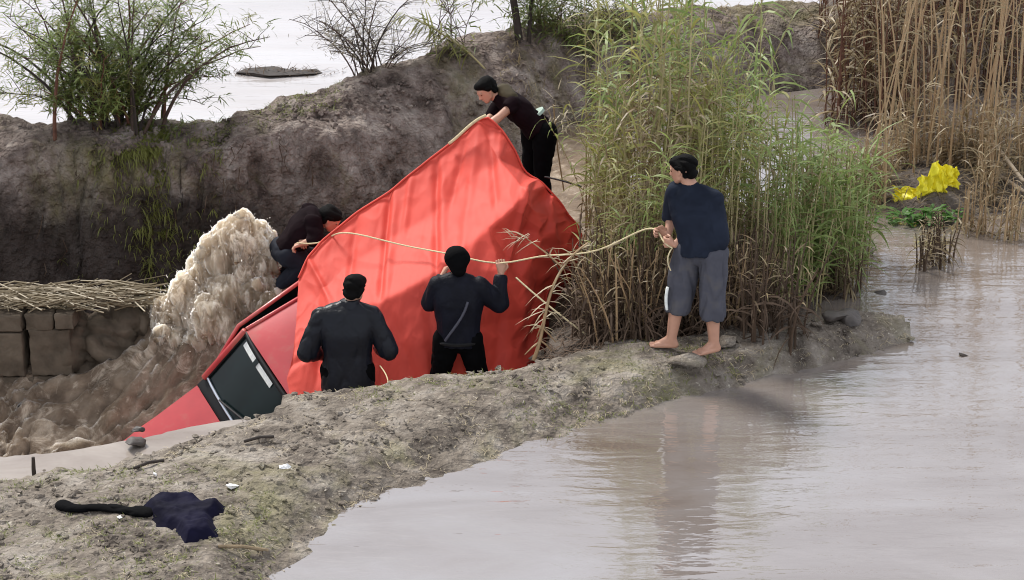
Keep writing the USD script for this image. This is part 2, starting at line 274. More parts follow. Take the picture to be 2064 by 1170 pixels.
def height(P, want=False):
    P = np.asarray(P, float).reshape(-1, 2); x, y = P.T
    n1 = meshkit.fbm(P3(P * 1.1), 4, 3) - .5; n2 = meshkit.fbm(P3(P * 4.5), 4, 5) - .5
    wob = P + np.column_stack([meshkit.fbm(P3(P * 1.7), 3, 21) - .5, meshkit.fbm(P3(P * 1.7), 3, 22) - .5]) * 0.22
    base = np.where((y < 14.2) & (x > -3), -0.6, -2.2) + n1 * .2
    # channel floor near the levee, and rising under the tail of the truck
    base = np.maximum(base, -0.95 - .5 * np.hypot(x + .8, (y - 15.5) * 1.2) ** 2 + n2 * .05)
    base = np.maximum(base, 0.30 - 1.1 * np.hypot((x - .35) * 1.0, (y - 18.75) * .9) + n2 * .1)
    pond = (x > 1.2) | (y < 14.0)
    base = np.where(pond, np.maximum(base, -.55 + n1 * .1), base)
    d = sd(wob, LEVEE); dn = seg_dist(wob, LEVEE_NEAR, False); df = seg_dist(wob, LEVEE_FAR, False); ins = d > 0
    rt = sstep(x, .3, 1.2); top = .15 * sstep(dn, 0, .7 - .42 * rt) + .07 * rt * sstep(dn, 0, .3) + .06 * sstep(df, 0.0, .3) * sstep(dn, .3, .8) - .02
    lev = np.where(ins, top, np.where(dn < df, -.02 - .28 * np.abs(d), -.02 + 0.0 * d - 1.75 * np.abs(d)))
    lev = lev + n1 * .07 * sstep(d, -.3, .3) + n2 * .085 * sstep(d, -.3, .1)
    ds = sd(wob, SHELF); shelf = np.where(ds > 0, -.235, -.235 - 4.0 * np.abs(ds)) + n2 * .03
    dr = sd(wob, REED); reed = np.where(dr > 0, .14 * sstep(dr, 0, .5), -np.where(x < .9, 7.0, .5) * np.abs(dr)) + n1 * .12 + n2 * .1
    dp = sd(wob, SPIT); spit = np.where(dp > 0, .16 * sstep(dp, 0, .6), -.4 * np.abs(dp)) + n1 * .1 + n2 * .06
    dq = sd(wob, RIGHTFAR); rfar = np.where(dq > 0, .3 * sstep(dq, 0, 1.0), -.4 * np.abs(dq)) + n1 * .12
    # far bank: an eroded, fluted face on the left that lies back to the right
    flute = (meshkit.fbm(np.column_stack([x * 2.6, y * .3, 0 * x]), 3, 31) - .5) * .42 + (meshkit.fbm(P3(P * .6), 2, 33) - .5) * .5 + n2 * .10
    right = sstep(x, -2.6, -.3)
    db = y - np.interp(x, BANK_X, BANK_Y) - flute * (1 - .45 * right)
    dc = np.interp(x, *CREST_D); zc = np.interp(x, *CREST_Z)
    t = np.clip(db / dc, 0, 1)
    steep = sstep(t, 0, .42) * .88 + .12 * t
    gentle = 1 - (1 - t) ** 2.0
    prof = steep * (1 - right) + gentle * right
    bank = np.where(db < 0, -1.6 + 1.0 * db, -1.6 + (zc + 1.6) * prof)
    back = np.clip(db - dc - .15, 0, None); bank = np.where(db > dc, zc - .55 * back, bank)
    bank = bank + n1 * .16 * sstep(db, -.1, .4) + n2 * .17 * sstep(db, -.1, .2)
    allh = np.stack([base, lev, shelf, reed, spit, rfar, bank])
    h = np.maximum(allh.max(0), -2.4)
    far = np.hypot(x, y - 15)
    h = np.where(far > 60, -2.4 + sstep(far, 130, 220) * 4.2, h)
    return (h, allh.argmax(0)) if want else h
def hz(x, y): return float(height([[x, y]])[0])
def ground(px, py, z=0.1):
    p = az(px, py, z)
    for _ in range(4): p = az(px, py, max(hz(p[0], p[1]), -.3))
    return p
xs = np.r_[[-260, -130, -60, -30, -18, -12, -9, -7.5], np.arange(-6.4, 6.6, .04), [7, 7.6, 8.6, 10, 14, 20, 35, 70, 140, 260]]
ys = np.r_[[-80, -30, -10, 0, 5, 8, 9.5, 10.4], np.arange(10.8, 20.2, .04), np.arange(20.2, 21.9, .014), np.arange(21.9, 23.8, .04), np.arange(23.8, 28, .09), [29, 30, 32, 36, 45, 60, 90, 130, 160, 200, 300, 420]]
GX, GY = np.meshgrid(xs, ys); GP = np.column_stack([GX.ravel(), GY.ravel()])
GH, GW = height(GP, True)
nx, ny = len(xs), len(ys)
i = np.arange(nx - 1)[None] + np.arange(ny - 1)[:, None] * nx
quads = np.stack([i, i + 1, i + nx + 1, i + nx], -1).reshape(-1, 4)
tri = np.vstack([quads[:, [0, 1, 2]], quads[:, [0, 2, 3]]]); GV = np.column_stack([GP, GH])
who = np.array([0, 1, 0, 2, 3, 3, 4])[GW][tri[:, 0]]
GN = trimesh.Trimesh(GV, tri, process=False).vertex_normals
bm_ = (GW == 6) & (np.abs(GP[:, 0]) < 6.4) & (GP[:, 1] < 25)
def push(sel, f): GV[sel] += GN[sel] * f[:, None]
q = GV[bm_]; stp = 1 - np.clip(GN[bm_][:, 2], 0, 1)
q2 = q + (meshkit.fbm(q * 2, 2, 88) - .5)[:, None] * .3
push(bm_, (.25 + .75 * stp) * ((meshkit.fbm(q2 * V(2.4, 2.4, 1.1), 3, 81) - .5) * .42 + (1 - np.abs(2 * meshkit.fbm(q2 * V(4.5, 4.5, 1.6), 3, 82) - 1) - .65) * .17 + (meshkit.fbm(q * 11, 3, 83) - .5) * .09))
lm_ = np.isin(GW, (1, 3, 4)) & (np.abs(GP[:, 0]) < 6.4)
q = GV[lm_]; push(lm_, (meshkit.fbm(q * V(6, 6, 6), 3, 85) - .5) * .055 + np.clip(1 - np.abs(2 * meshkit.fbm(q * 16, 2, 86) - 1) - .7, 0, 1) * -.03)
GN = trimesh.Trimesh(GV, tri, process=False).vertex_normals
def region(name, k, mat, kind='structure', **kw):
    f = tri[who == k]; idx, inv = np.unique(f, return_inverse=True)
    pr = usdkit.mesh(stage, '/World/' + name, (GV[idx], inv.reshape(-1, 3)), mat, False)
    pr.CreateNormalsAttr(Vt.Vec3fArray.FromNumpy(GN[idx].astype(np.float32))); pr.SetNormalsInterpolation('vertex')
    return tag(pr.GetPrim(), kind=kind, **kw)
region('ground', 0, M['bed'])
region('mud_levee', 1, M['levee'], label='strip of trampled mud and dry grass between the pond and the breach', cat='levee')
region('reed_bank', 2, M['reedsoil'], label='dark muddy ground under the dense reeds', cat='bank')
region('mud_spit', 3, M['reedsoil'], label='muddy shore at the right under the dry canes', cat='shore')
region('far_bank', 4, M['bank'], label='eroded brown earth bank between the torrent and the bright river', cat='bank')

# water sheets
def sheet(name, poly, z, mat, **kw):
    from shapely.geometry import Polygon
    v, f = trimesh.creation.triangulate_polygon(Polygon(poly), engine='earcut')
    v = np.column_stack([v, np.full(len(v), z)]); a, b, c = (v[f[:, k]] for k in range(3))
    f = np.where((np.cross(b - a, c - a)[:, 2] < 0)[:, None], f[:, ::-1], f)
    return obj(name, (v, f), mat, kind='structure', **kw)
lev_mid = [[-9, 10.6], [-3.6, 11.6], [-2.0, 12.3], [-1.0, 13.3], [0.0, 14.0], [0.7, 14.6], [1.2, 15.0]]
pond_poly = lev_mid + [[1.2, 19.0], [1.2, 23.6], [5, 25.3], [14, 27.6], [40, 32.5], [120, 33], [120, -60], [-120, -60], [-120, 9.5]]
sheet('pond_water', pond_poly, 0.0, M['pond'])
bank_mid = [[-120, 21.7], [-14, 21.8], [-6, 21.8], [-3.5, 21.9], [-2, 22.5], [-1, 23.2], [0, 23.8], [1.5, 25], [4, 26.3], [14, 28.6], [40, 33.5], [120, 34]]
sheet('river_water', bank_mid + [[120, 240], [-120, 240]], -0.12, M['river'])
def ragged(poly, amp, seed, step=.06):
    out = []
    for a, b in zip(poly, np.roll(poly, -1, 0)):
        n_ = max(1, int(np.hypot(*(b - a)) / step)); t = np.arange(n_)[:, None] / n_; out.append(a * (1 - t) + b * t)
    P = np.vstack(out); return P + np.column_stack([meshkit.fbm(P3(P * 3), 3, seed) - .5, meshkit.fbm(P3(P * 3), 3, seed + 9) - .5]) * amp
sheet('shallow_water', ragged(np.array(SHELF), .28, 91), -0.205, M['shallow'])
# the torrent: one rough sheet that drops from the pond's level to the pit on the left
def wlevel(x, y): return -.02 - .5 * sstep(-x, -1.0, 1.2) - .62 * sstep(-x, .8, 3.0) - .55 * sstep(-x, 1.4, 2.6) * sstep(-y, -17.6, -16.4) - .85 * sstep(-y, -17.8, -16.9) * sstep(x, -1.8, -.9) - .35 * sstep(y, 18.2, 18.8) * sstep(-x, 2.4, 3.2)
tx, ty = np.arange(-8.5, 1.21, .035), np.arange(14.0, 23.4, .035)
TX, TY = np.meshgrid(tx, ty); tp = np.column_stack([TX.ravel(), TY.ravel()])
rough = sstep(-tp[:, 0], -1.0, 1.5) * (1 - .75 * sstep(tp[:, 1], 18.2, 18.8) * sstep(-tp[:, 0], 2.2, 3.0))
q = P3(tp)
fl = q @ np.array([[.82, .57, 0], [.57, -.82, 0], [0, 0, 1]]); fl = fl + (meshkit.fbm(q * 1.3, 2, 40) - .5)[:, None] * V(.9, .9, 0)
rid = 1 - np.abs(2 * meshkit.fbm(fl * V(.9, 2.1, 1) + 3, 4, 41) - 1)
rid2 = 1 - np.abs(2 * meshkit.fbm(fl * V(2.2, 6.0, 1), 4, 43) - 1)
tz = wlevel(*tp.T) + rough * ((rid - .7) * .30 + (rid2 - .7) * .24 + (1 - np.abs(2 * meshkit.fbm(fl * V(5, 14, 1), 3, 47) - 1) - .65) * .13) + (meshkit.fbm(q * 3, 3, 45) - .5) * .06
# heap of water where it strikes the truck and the bank
hc = ay(430, 660, 17.9)
tz = tz + .62 * np.exp(-((tp[:, 0] - hc[0]) ** 2 / .5 + (tp[:, 1] - 18.1) ** 2 / .5)) + .2 * np.exp(-((tp[:, 0] + 3.1) ** 2 / .45 + (tp[:, 1] - 17.6) ** 2 / .2))
nx_, ny_ = len(tx), len(ty); i = np.arange(nx_ - 1)[None] + np.arange(ny_ - 1)[:, None] * nx_
tq = np.stack([i, i + 1, i + nx_ + 1, i + nx_], -1).reshape(-1, 4)
obj('torrent_water', (np.column_stack([tp, tz]), tq), M['torrent'], smooth=True, kind='structure', label='churning brown flood water pouring through the breach', cat='torrent')

# the spout of water thrown up beside the truck
lumps = []
_ico0 = trimesh.creation.icosphere(subdivisions=0)
def lump(px, py, y, r):
    lumps.append((ay(px, py, y), r))
for px, py, y, r in [(360, 640, 17.9, .26), (400, 600, 17.9, .26), (430, 560, 17.95, .24), (455, 520, 17.95, .24), (480, 490, 17.95, .22), (505, 500, 17.95, .22), (525, 530, 17.9, .2), (500, 560, 17.9, .28), (470, 600, 17.8, .3), (520, 600, 17.75, .26), (440, 640, 17.7, .3), (545, 620, 17.6, .2), (350, 680, 17.7, .16), (410, 690, 17.6, .16), (470, 670, 17.6, .2), (310, 630, 18.2, .14), (560, 640, 17.7, .12)]:
    lump(px, py, y, r)
r_ = np.random.default_rng(5)
for k in range(45):
    c, r = lumps[r_.integers(0, 15)]; dvec = unit(r_.normal(size=3)); dvec[2] = abs(dvec[2]) * .8 + .1
    lumps.append((c + dvec * r * r_.uniform(.8, 1.12), r_.uniform(.02, .06)))
sp = soft(union([hull(sph(c, r)) for c, r in lumps]), .015, 10)
v = np.array(sp.vertices); n = np.array(sp.vertex_normals)
f = (meshkit.fbm(v * V(4, 4, 2.2), 4, 51) - .5) * .2 + (1 - np.abs(2 * meshkit.fbm((v + V(.35, 0, 0) * v[:, 2:]) * V(13, 13, 1.9), 3, 53) - 1) - .6) * .12 + (meshkit.fbm(v * V(26, 26, 7), 2, 55) - .5) * .05
sp.vertices = v + n * f[:, None]
drops = [sp]
nv_ = trimesh.Trimesh(sp.vertices, sp.faces, process=False).vertex_normals
for k in r_.integers(0, len(sp.vertices), 1600):     # ragged jets torn off the surface
    p = sp.vertices[k]; d = unit(nv_[k] + V(r_.normal(0, .35), r_.normal(0, .35), .75 + r_.normal(0, .3))); l = r_.uniform(.01, .045); s_ = unit(np.cross(d, r_.normal(size=3))) * r_.uniform(.004, .011); t_ = np.cross(d, s_)
    b = trimesh.Trimesh([p - d * .02 + s_, p - d * .02 - .5 * s_ + .87 * t_, p - d * .02 - .5 * s_ - .87 * t_, p + d * l + V(.0, 0, -l * .2)], [[0, 1, 3], [1, 2, 3], [2, 0, 3]], process=False); drops.append(b)
for k in range(3600):
    c, r = lumps[r_.integers(0, 17)]; dvec = unit(r_.normal(size=3) + V(0, 0, .5))
    rr = r_.uniform(.0025, .0075); p = c + dvec * (r * r_.uniform(.95, 1.02 + .6 * r_.uniform() ** 3) + .03)
    b = _ico0.copy(); b.vertices = (b.vertices * rr * V(.7, .7, r_.uniform(1, 3.5))) @ trimesh.geometry.align_vectors([0, 0, 1], unit(dvec + V(.2, 0, .6)))[:3, :3].T + p; drops.append(b)
spout = thing('water_spout', 'tall burst of muddy spray thrown up between truck and bank', 'splash'); tag(spout, kind='stuff')
obj('water_mass', sp, M['splash'], spout, smooth=True, kind='stuff')
obj('droplets', cat(drops[1:]), M['splash'], spout, smooth=True, kind='stuff')

# ---------------------------------------------------------------- broken block wall in the torrent
wl = thing('stone_wall', 'broken wall of square grey blocks topped with flood straw at the left edge', 'wall', (0, 0, 0))
Y0 = 17.5
def block(x0p, x1p, y0p, y1p, dep=.34, off=0.0, seed=0):
    a, b = ay(x0p, y0p, Y0), ay(x1p, y1p, Y0)
    s = V(abs(b[0] - a[0]), dep, abs(a[2] - b[2]))
    m = soft(rbox(s, .014), .035, 2, .016, 6, seed)
    m.vertices = m.vertices + V((a[0] + b[0]) / 2, Y0 + dep / 2 + off, (a[2] + b[2]) / 2)
    obj('stone_block', m, M['block'], wl, smooth=35)
for k, (a, b, c, d, o) in enumerate([(-110, -20, 640, 671, .02), (-18, 44, 638, 669, 0), (47, 106, 637, 669, .03), (109, 149, 634, 664, -.01), (-130, -48, 674, 760, .01), (-45, 51, 673, 760, 0), (55, 146, 668, 760, .03), (-100, 0, 763, 800, .04), (4, 70, 763, 800, 0.02), (74, 150, 763, 800, .05)]):
    block(a, b, c, d, off=o, seed=60 + k)
core = soft(union([hull(sph(ay(px, py, yy), V(rx, .3, rz))) for px, py, yy, rx, rz in [(-60, 700, 18.0, .6, .45), (60, 700, 18.0, .4, .42), (150, 690, 17.85, .2, .33), (215, 690, 17.9, .3, .3), (250, 650, 18.0, .25, .2), (190, 740, 17.9, .25, .2), (300, 640, 18.1, .2, .16)]]), .04, 4, .09, 4, 71)
obj('mud_core', core, M['block'], wl, smooth=True, label='washed out brown earth behind the blocks')
# flood straw lying on the wall: long bent stalks in layers
ms = []
for k in range(520):
    px, py = r_.uniform(-80, 300), r_.uniform(588, 640)
    if px > 160: py = py - (px - 160) * .2
    c = ay(px, py, 17.55 + (640 - py) * .009); c[2] = -.40 + r_.uniform(0, .13) - max(0, (px - 180)) * .0004
    ang = r_.normal(0.1, .55); l = r_.uniform(.1, .6); d = V(math.cos(ang), math.sin(ang), r_.normal(0, .06)) * l / 2
    ms.append(tube([c - d, c + V(0, 0, r_.uniform(-.02, .03)), c + d], r_.uniform(.003, .009), 4))
obj('flood_straw', cat(ms), M['straw'], wl, kind='stuff', label='matted pale flood straw along the top of the wall')

# ---------------------------------------------------------------- the red pickup, nose down in the torrent
def frame(yaw, pit, roll):
    f0 = V(math.cos(yaw), math.sin(yaw), 0); fw = f0 * math.cos(pit) - V(0, 0, math.sin(pit)); up = f0 * math.sin(pit) + V(0, 0, math.cos(pit))
    l = np.cross(up, fw); l2 = l * math.cos(roll) + up * math.sin(roll); return np.stack([fw, l2, np.cross(fw, l2)], 1)
TR, TT = frame(3.55, 0.424, -0.58), V(-2.574, 16.504, -1.165)
truck = UsdGeom.Xform.Define(stage, '/World/red_pickup')
mt = np.eye(4); mt[:3, :3] = TR.T; mt[3, :3] = TT
truck.AddTransformOp().Set(Gf.Matrix4d(mt.tolist()))
tag(truck, 'red pickup sinking nose down in the torrent with dark windscreen and tarpaulined load', 'pickup')
def skin_quad(c, th, edge=.06, it=0):   # a bent panel: four corners (front-left, front-right, back-right, back-left), thickness th below, slight crown
    a, b, cc, d = map(lambda p: V(*p), c); n = unit(np.cross(b - a, d - a)); 
    if n[2] < 0: n = -n
    g = 9; P = []
    for i in range(g):
        for j in range(g):
            u, w = i / (g - 1), j / (g - 1)
            p = (a * (1 - u) + b * u) * (1 - w) + (d * (1 - u) + cc * u) * w
            P.append(p + n * .035 * (1 - (2 * u - 1) ** 4) * (.5 + .5 * (1 - (2 * w - 1) ** 4)))
    P = np.array(P); Q = P - n * th; f = []
    for i in range(g - 1):
        for j in range(g - 1):
            k = i * g + j; f += [[k, k + 1, k + g + 1], [k, k + g + 1, k + g]]
    f = np.array(f); nb = len(P); f2 = f[:, ::-1] + nb
    rim = [k for k in range(g - 1)] + [k * g + g - 1 for k in range(g - 1)] + [(g - 1) * g + k for k in range(g - 1, 0, -1)] + [k * g for k in range(g - 1, 0, -1)]
    s = []
    for k in range(len(rim)):
        p, q2 = rim[k], rim[(k + 1) % len(rim)]; s += [[p, q2, q2 + nb], [p, q2 + nb, p + nb]]
    t = trimesh.Trimesh(np.vstack([P, Q]), np.vstack([f, f2, s]), process=False); t.fix_normals(); return t
W = .66
body = union([hull(*[sph(V(x, s * y, z), .05) for x, y, z in [(1.02, .58, -.24), (1.05, .58, -.62), (.7, .62, -.75), (0, .62, -.75), (0, .62, -.14), (.8, .6, -.2)] for s in (-1, 1)]),
              hull(*[sph(V(x, s * y, z), .05) for x, y, z in [(.05, .62, -.08), (.05, .62, -.75), (-1.45, .62, -.75), (-1.45, .62, -.06)] for s in (-1, 1)])])
obj('body', soft(body, .08, 1), M['red'], truck, smooth=30)
obj('hood', skin_quad([(1.06, -.61, -.19), (1.06, .61, -.19), (.13, .64, -.045), (.13, -.64, -.045)], .04), M['red'], truck, smooth=40)
obj('cowl_panel', skin_quad([(.125, -.65, -.05), (.125, .65, -.05), (.0, .65, 0.005), (.0, -.65, 0.005)], .05), M['black'], truck, smooth=40)
def on_glass(u, w, o=0.0):  # u across -1..1, w up 0..1
    a = V(0, .62, .01) * 1; hb, ht = .62, .555
    p = V(-.5 * w, u * (hb + (ht - hb) * w), .01 + .44 * w); n = unit(V(.44, 0, .5)); return p + n * (o + .04 * (1 - abs(u) ** 3))
g = 13; P = np.array([on_glass(-1 + 2 * i / (g - 1), j / (g - 1)) for i in range(g) for j in range(g)])
qf = np.array([[i * g + j, (i + 1) * g + j, (i + 1) * g + j + 1, i * g + j + 1] for i in range(g - 1) for j in range(g - 1)])
obj('windscreen', (P, qf[:, ::-1]), M['glass'], truck, smooth=True)
trim = cat([tube([on_glass(u, .0, .012) for u in np.linspace(-1, 1, 12)], .016, 6)])
obj('windscreen_trim', trim, M['chrome'], truck, smooth=True)
obj('windscreen_seal', cat([tube([on_glass(u, 1.0, .008) for u in np.linspace(-1, 1, 12)], .022, 6)] + [tube([on_glass(s, w, .008) for w in np.linspace(0, 1, 6)], .022, 6) for s in (-1, 1)]), M['black'], truck, smooth=True)
def strip(u0, u1, w0, w1, o=.012):
    a = [on_glass(u, w0, o) for u in np.linspace(u0, u1, 8)]; b = [on_glass(u, w1, o) for u in np.linspace(u0, u1, 8)]
    return (np.vstack([a, b]), np.array([[i, i + 1, i + 9, i + 8] for i in range(7)])[:, ::-1])
st = obj('sun_strip', strip(-.86, .12, .86, .95), M['white'], truck)
obj('sticker_gap', strip(-.46, -.36, .85, .96, .016), M['glass'], st)
obj('wiper', cat([tube([on_glass(-.5, .02, .03), on_glass(.1, .2, .03), on_glass(.35, .42, .035)], .01, 5), tube([on_glass(.1, .05, .03), on_glass(.6, .25, .03)], .01, 5)]), M['black'], truck)
obj('roof', skin_quad([(-.5, -.56, .47), (-.5, .56, .47), (-1.45, .56, .47), (-1.45, -.56, .47)], .05), M['red'], truck, smooth=40)
obj('cab_back', box((-1.42, 0, .2), (.05, 1.1, .48)), M['red'], truck)
for s in (-1, 1):
    obj('windscreen_pillar', tube([V(.03, s * .645, .0), V(-.5, s * .575, .47)], .035, 8), M['red'], truck, smooth=True)
    w = obj('side_window', ([(-.12, s * .64, .03), (-1.38, s * .64, .03), (-1.38, s * .575, .43), (-.52, s * .575, .43)], np.array([[0, 1, 2, 3]])), M['glass'], truck)
    obj('window_frame', tube([V(-.52, s * .585, .46), V(-1.42, s * .585, .46), V(-1.42, s * .65, .0)], .025, 6), M['red'], w, smooth=True)
    obj('headlight', soft(hull(ring((1.09, s * .45, -.36), (1, 0, 0), .09), ring((1.12, s * .45, -.36), (1, 0, 0), .07)), .05, 1), M['lamp'], truck, smooth=30)
    for x in (.62, -2.45):
        wh = obj('wheel', soft(hull(ring((x, s * .6 - .09, -.78), (0, 1, 0), .27, 24), ring((x, s * .6 + .09, -.78), (0, 1, 0), .27, 24), ring((x, s * .6, -.78), (0, 1, 0), .3, 24)), .08, 1), M['black'], truck, smooth=40)
        obj('rim', hull(ring((x, s * .69, -.78), (0, 1, 0), .16, 18), ring((x, s * .71, -.78), (0, 1, 0), .12, 18)), M['wheel'], wh)
# the far door hangs ajar: a thin red frame above a dark gap
dh = V(.0, -.66, .0); da = math.radians(5)
def dr_(x, z, o=0): return dh + V(x * math.cos(da), -abs(x) * math.sin(da) - o, z)
dm = hull(*[sph(dr_(x, z, o), .018) for x, z in [(-.02, -.05), (-1.2, -.05), (-1.2, -.65), (-.02, -.65)] for o in (0, .04)])
door = obj('door', soft(dm, .1, 0), M['red'], truck, smooth=30)
obj('door_frame', tube([dr_(-.02, -.03), dr_(-.48, .40), dr_(-1.3, .42), dr_(-1.24, -.05)], .022, 6), M['red'], door, smooth=True)
obj('door_glass', (np.array([dr_(-.06, -.03), dr_(-1.2, -.03), dr_(-1.18, .42), dr_(-.44, .36)]), np.array([[0, 1, 2, 3]])), M['glass'], door)
obj('bumper', rbox((.1, 1.25, .13), .03).translate((1.13, 0, -.58)), M['black'], truck, smooth=40)
bed = [box((-2.25, 0, -.42), (1.5, 1.2, .05)), box((-2.25, -.6, -.22), (1.5, .05, .4)), box((-2.25, .6, -.22), (1.5, .05, .4)), box((-3.0, 0, -.22), (.05, 1.2, .4)), box((-1.52, 0, -.22), (.05, 1.2, .4))]
obj('cargo_bed', cat(bed), M['red'], truck)

# ---------------------------------------------------------------- the tarpaulin
from scipy.spatial import Delaunay
A = [(602, 562, 16.75), (620, 522, 16.9), (648, 488, 17.05), (720, 430, 17.25), (780, 392, 17.35), (850, 335, 17.5), (915, 285, 17.62), (962, 245, 17.72), (984, 238, 17.72)]
R = [(1010, 262, 17.66), (1036, 300, 17.55), (1058, 348, 17.45), (1100, 378, 17.4), (1143, 428, 17.4), (1172, 470, 17.45), (1166, 500, 17.35), (1130, 545, 17.25), (1102, 600, 17.05), (1092, 660, 16.75), (1082, 715, 16.4), (1075, 780, 16.1)]
B = [(1030, 800, 15.85), (950, 800, 15.7), (870, 815, 15.6), (760, 825, 15.55), (650, 830, 15.5), (588, 815, 15.55)]
Lf = [(578, 765, 15.75), (590, 715, 15.95), (597, 650, 16.3)]
I = [(662, 602, 16.4), (690, 545, 16.72), (720, 615, 16.08), (770, 608, 16.0), (850, 566, 16.1), (920, 515, 16.25), (985, 462, 16.45), (1035, 420, 16.62), (1062, 386, 16.8),
     (780, 490, 16.85), (860, 440, 16.98), (940, 370, 17.2), (1005, 320, 17.3), (640, 700, 15.95), (690, 660, 15.92), (740, 700, 15.78), (850, 690, 15.78), (950, 660, 15.88), (1012, 558, 16.12), (1050, 560, 16.5), (1058, 640, 16.35), (1100, 470, 16.95), (1120, 500, 17.1), (1030, 690, 16.1), (640, 600, 16.5), (625, 640, 16.3)]
ctrl = np.array(A + R + B + Lf + I, float); nout = len(A + R + B + Lf)
dl = Delaunay(ctrl[:, :2]).simplices; cen = ctrl[dl, :2].mean(1)
dl = dl[inside(cen, ctrl[:nout, :2])]
cv = np.array([ay(*c) for c in ctrl])
uv = ctrl[:, :2].copy()
tm = trimesh.Trimesh(np.column_stack([cv, uv]) [:, :3], dl, process=False)
vv, ff, att = cv, dl, uv
for _ in range(5):
    both, ff = trimesh.remesh.subdivide(np.column_stack([vv, att]), ff)
    vv, att = both[:, :3], both[:, 3:]
tm = trimesh.Trimesh(vv, ff, process=False)
if tm.face_normals[:, 1].mean() > 0: ff = ff[:, ::-1]; tm = trimesh.Trimesh(vv, ff, process=False)
e = tm.edges_unique; deg = np.bincount(e.ravel(), minlength=len(vv)).astype(float)
eb = tm.edges_sorted; uq, cnt = np.unique(eb, axis=0, return_counts=True); onb = np.zeros(len(vv), bool); onb[uq[cnt == 1].ravel()] = True
for it in range(60):
    s = np.zeros_like(vv); np.add.at(s, e[:, 0], vv[e[:, 1]]); np.add.at(s, e[:, 1], vv[e[:, 0]])
    nv = vv * .5 + .5 * s / deg[:, None]
    if it < 5: vv = np.where(onb[:, None], vv, nv)
    else: break
# smooth the silhouette a little along the hem
tm = trimesh.Trimesh(vv, ff, process=False); nn = tm.vertex_normals
px, py = att.T
def seg(x0, y0, x1, y1, w, amp):
    d = V(x1 - x0, y1 - y0); l = np.hypot(*d); t = ((px - x0) * d[0] + (py - y0) * d[1]) / l; o = ((px - x0) * d[1] - (py - y0) * d[0]) / l
    return amp * np.exp(-(o / w) ** 2) * sstep(t, -25, 30) * (1 - sstep(t, l - 30, l + 25))
fold = np.zeros(len(vv))
for s_ in [(785, 395, 765, 600, 6, -.035), (797, 385, 778, 600, 8, .02), (880, 330, 878, 560, 7, -.03), (893, 330, 893, 540, 9, .018), (965, 262, 930, 520, 9, .02), (985, 262, 1000, 420, 8, -.025), (720, 440, 700, 590, 8, -.02),
           (1062, 386, 1012, 560, 5, .035), (1085, 400, 1030, 560, 9, -.03), (1100, 400, 1120, 520, 9, .025), (622, 524, 664, 604, 6, .03), (664, 604, 690, 760, 9, .03), (640, 610, 640, 760, 8, -.03), (780, 620, 850, 800, 12, -.02), (900, 540, 940, 790, 12, .02), (860, 590, 880, 790, 10, -.018), (1020, 575, 1000, 760, 10, -.025), (1060, 520, 1050, 700, 9, .025), (1082, 560, 1070, 700, 7, -.03),
           (830, 355, 815, 470, 7, .02), (940, 280, 905, 420, 7, -.02), (960, 480, 920, 620, 10, .015), (600, 690, 660, 650, 7, .02), (580, 740, 650, 700, 7, -.025)]:
    fold += seg(*s_)
nz = meshkit.fbm(np.column_stack([px / 26 + py / 140, py / 150, 0 * px]), 3, 61) - .5
nz2 = 1 - np.abs(2 * meshkit.fbm(np.column_stack([px / 44 + py / 90, py / 120 - px / 300, 0 * px]), 2, 63) - 1)
rx_ = sstep(px, 1030, 1075); crm = 1 - np.abs(2 * meshkit.fbm(np.column_stack([px / 34 + py / 60, py / 46 - px / 80, 0 * px]), 2, 67) - 1)
fold += nz * .022 + (nz2 - .75) * .012 + (crm - .7) * (.012 + .05 * rx_)
vv = vv + nn * (fold * np.where(onb, .5, 1))[:, None]
# the far side: from the top hem down behind the load
top = [k for k in range(len(A) + len(R) - 1)]
hem = np.array([ctrl[k] for k in top]); from_px = []
order = []
for a, b in zip(top[:-1], top[1:]):
    p, q2 = ctrl[a, :2], ctrl[b, :2]; d = q2 - p; l2 = d @ d
    t = ((att - p) @ d) / l2; off = np.abs((att - p) @ V(-d[1], d[0])) / math.sqrt(l2)
    k = np.where((off < 1e-6) & (t > -1e-9) & (t < 1 - 1e-9))[0]; order += list(k[np.argsort(t[k])])
order.append(int(np.argmin(np.hypot(*(att - ctrl[top[-1], :2]).T))))
o = np.array(order); rows = [vv[o]]
for j in range(1, 9):
    t = j / 8; back = vv[o] + V(.05, .62, 0) * math.sin(t * 1.4) + V(0, 0, -1.15) * t ** 1.4
    back = back + (meshkit.fbm(back * 3.2, 2, 65) - .5)[:, None] * V(.1, .12, .04) * t; rows.append(back)
bk = np.vstack(rows[1:]); n0 = len(vv); m_ = len(o); bf = []
rid_ = [o] + [n0 + np.arange(m_) + j * m_ for j in range(8)]
for j in range(8):
    a, b = rid_[j], rid_[j + 1]
    for k in range(m_ - 1): bf += [[a[k], b[k + 1], a[k + 1]], [a[k], b[k], b[k + 1]]]
tarp = trimesh.Trimesh(np.vstack([vv, bk]), np.vstack([ff, bf]), process=False)
tp_ = obj('red_tarpaulin', tarp, M['tarp'], smooth=True, label='big red tarpaulin stretched in a peak over the sinking pickup', cat='tarpaulin')
hempts = vv[o][::6]
TARP_V, TARP_PX = vv, att
obj('hem_cord', tube(curve(hempts[:: 2] + V(0, -.01, .012), 90), .010, 5), M['tarp'], tp_, smooth=True)
ed = [ay(px_, py_, 17.6) for px_, py_ in [(905, 293), (930, 272), (955, 250), (980, 236)]]
obj('edge_rope', tube(curve(ed, 14) + V(0, -.06, .03), .016, 6), M['rope'], tp_, smooth=True)

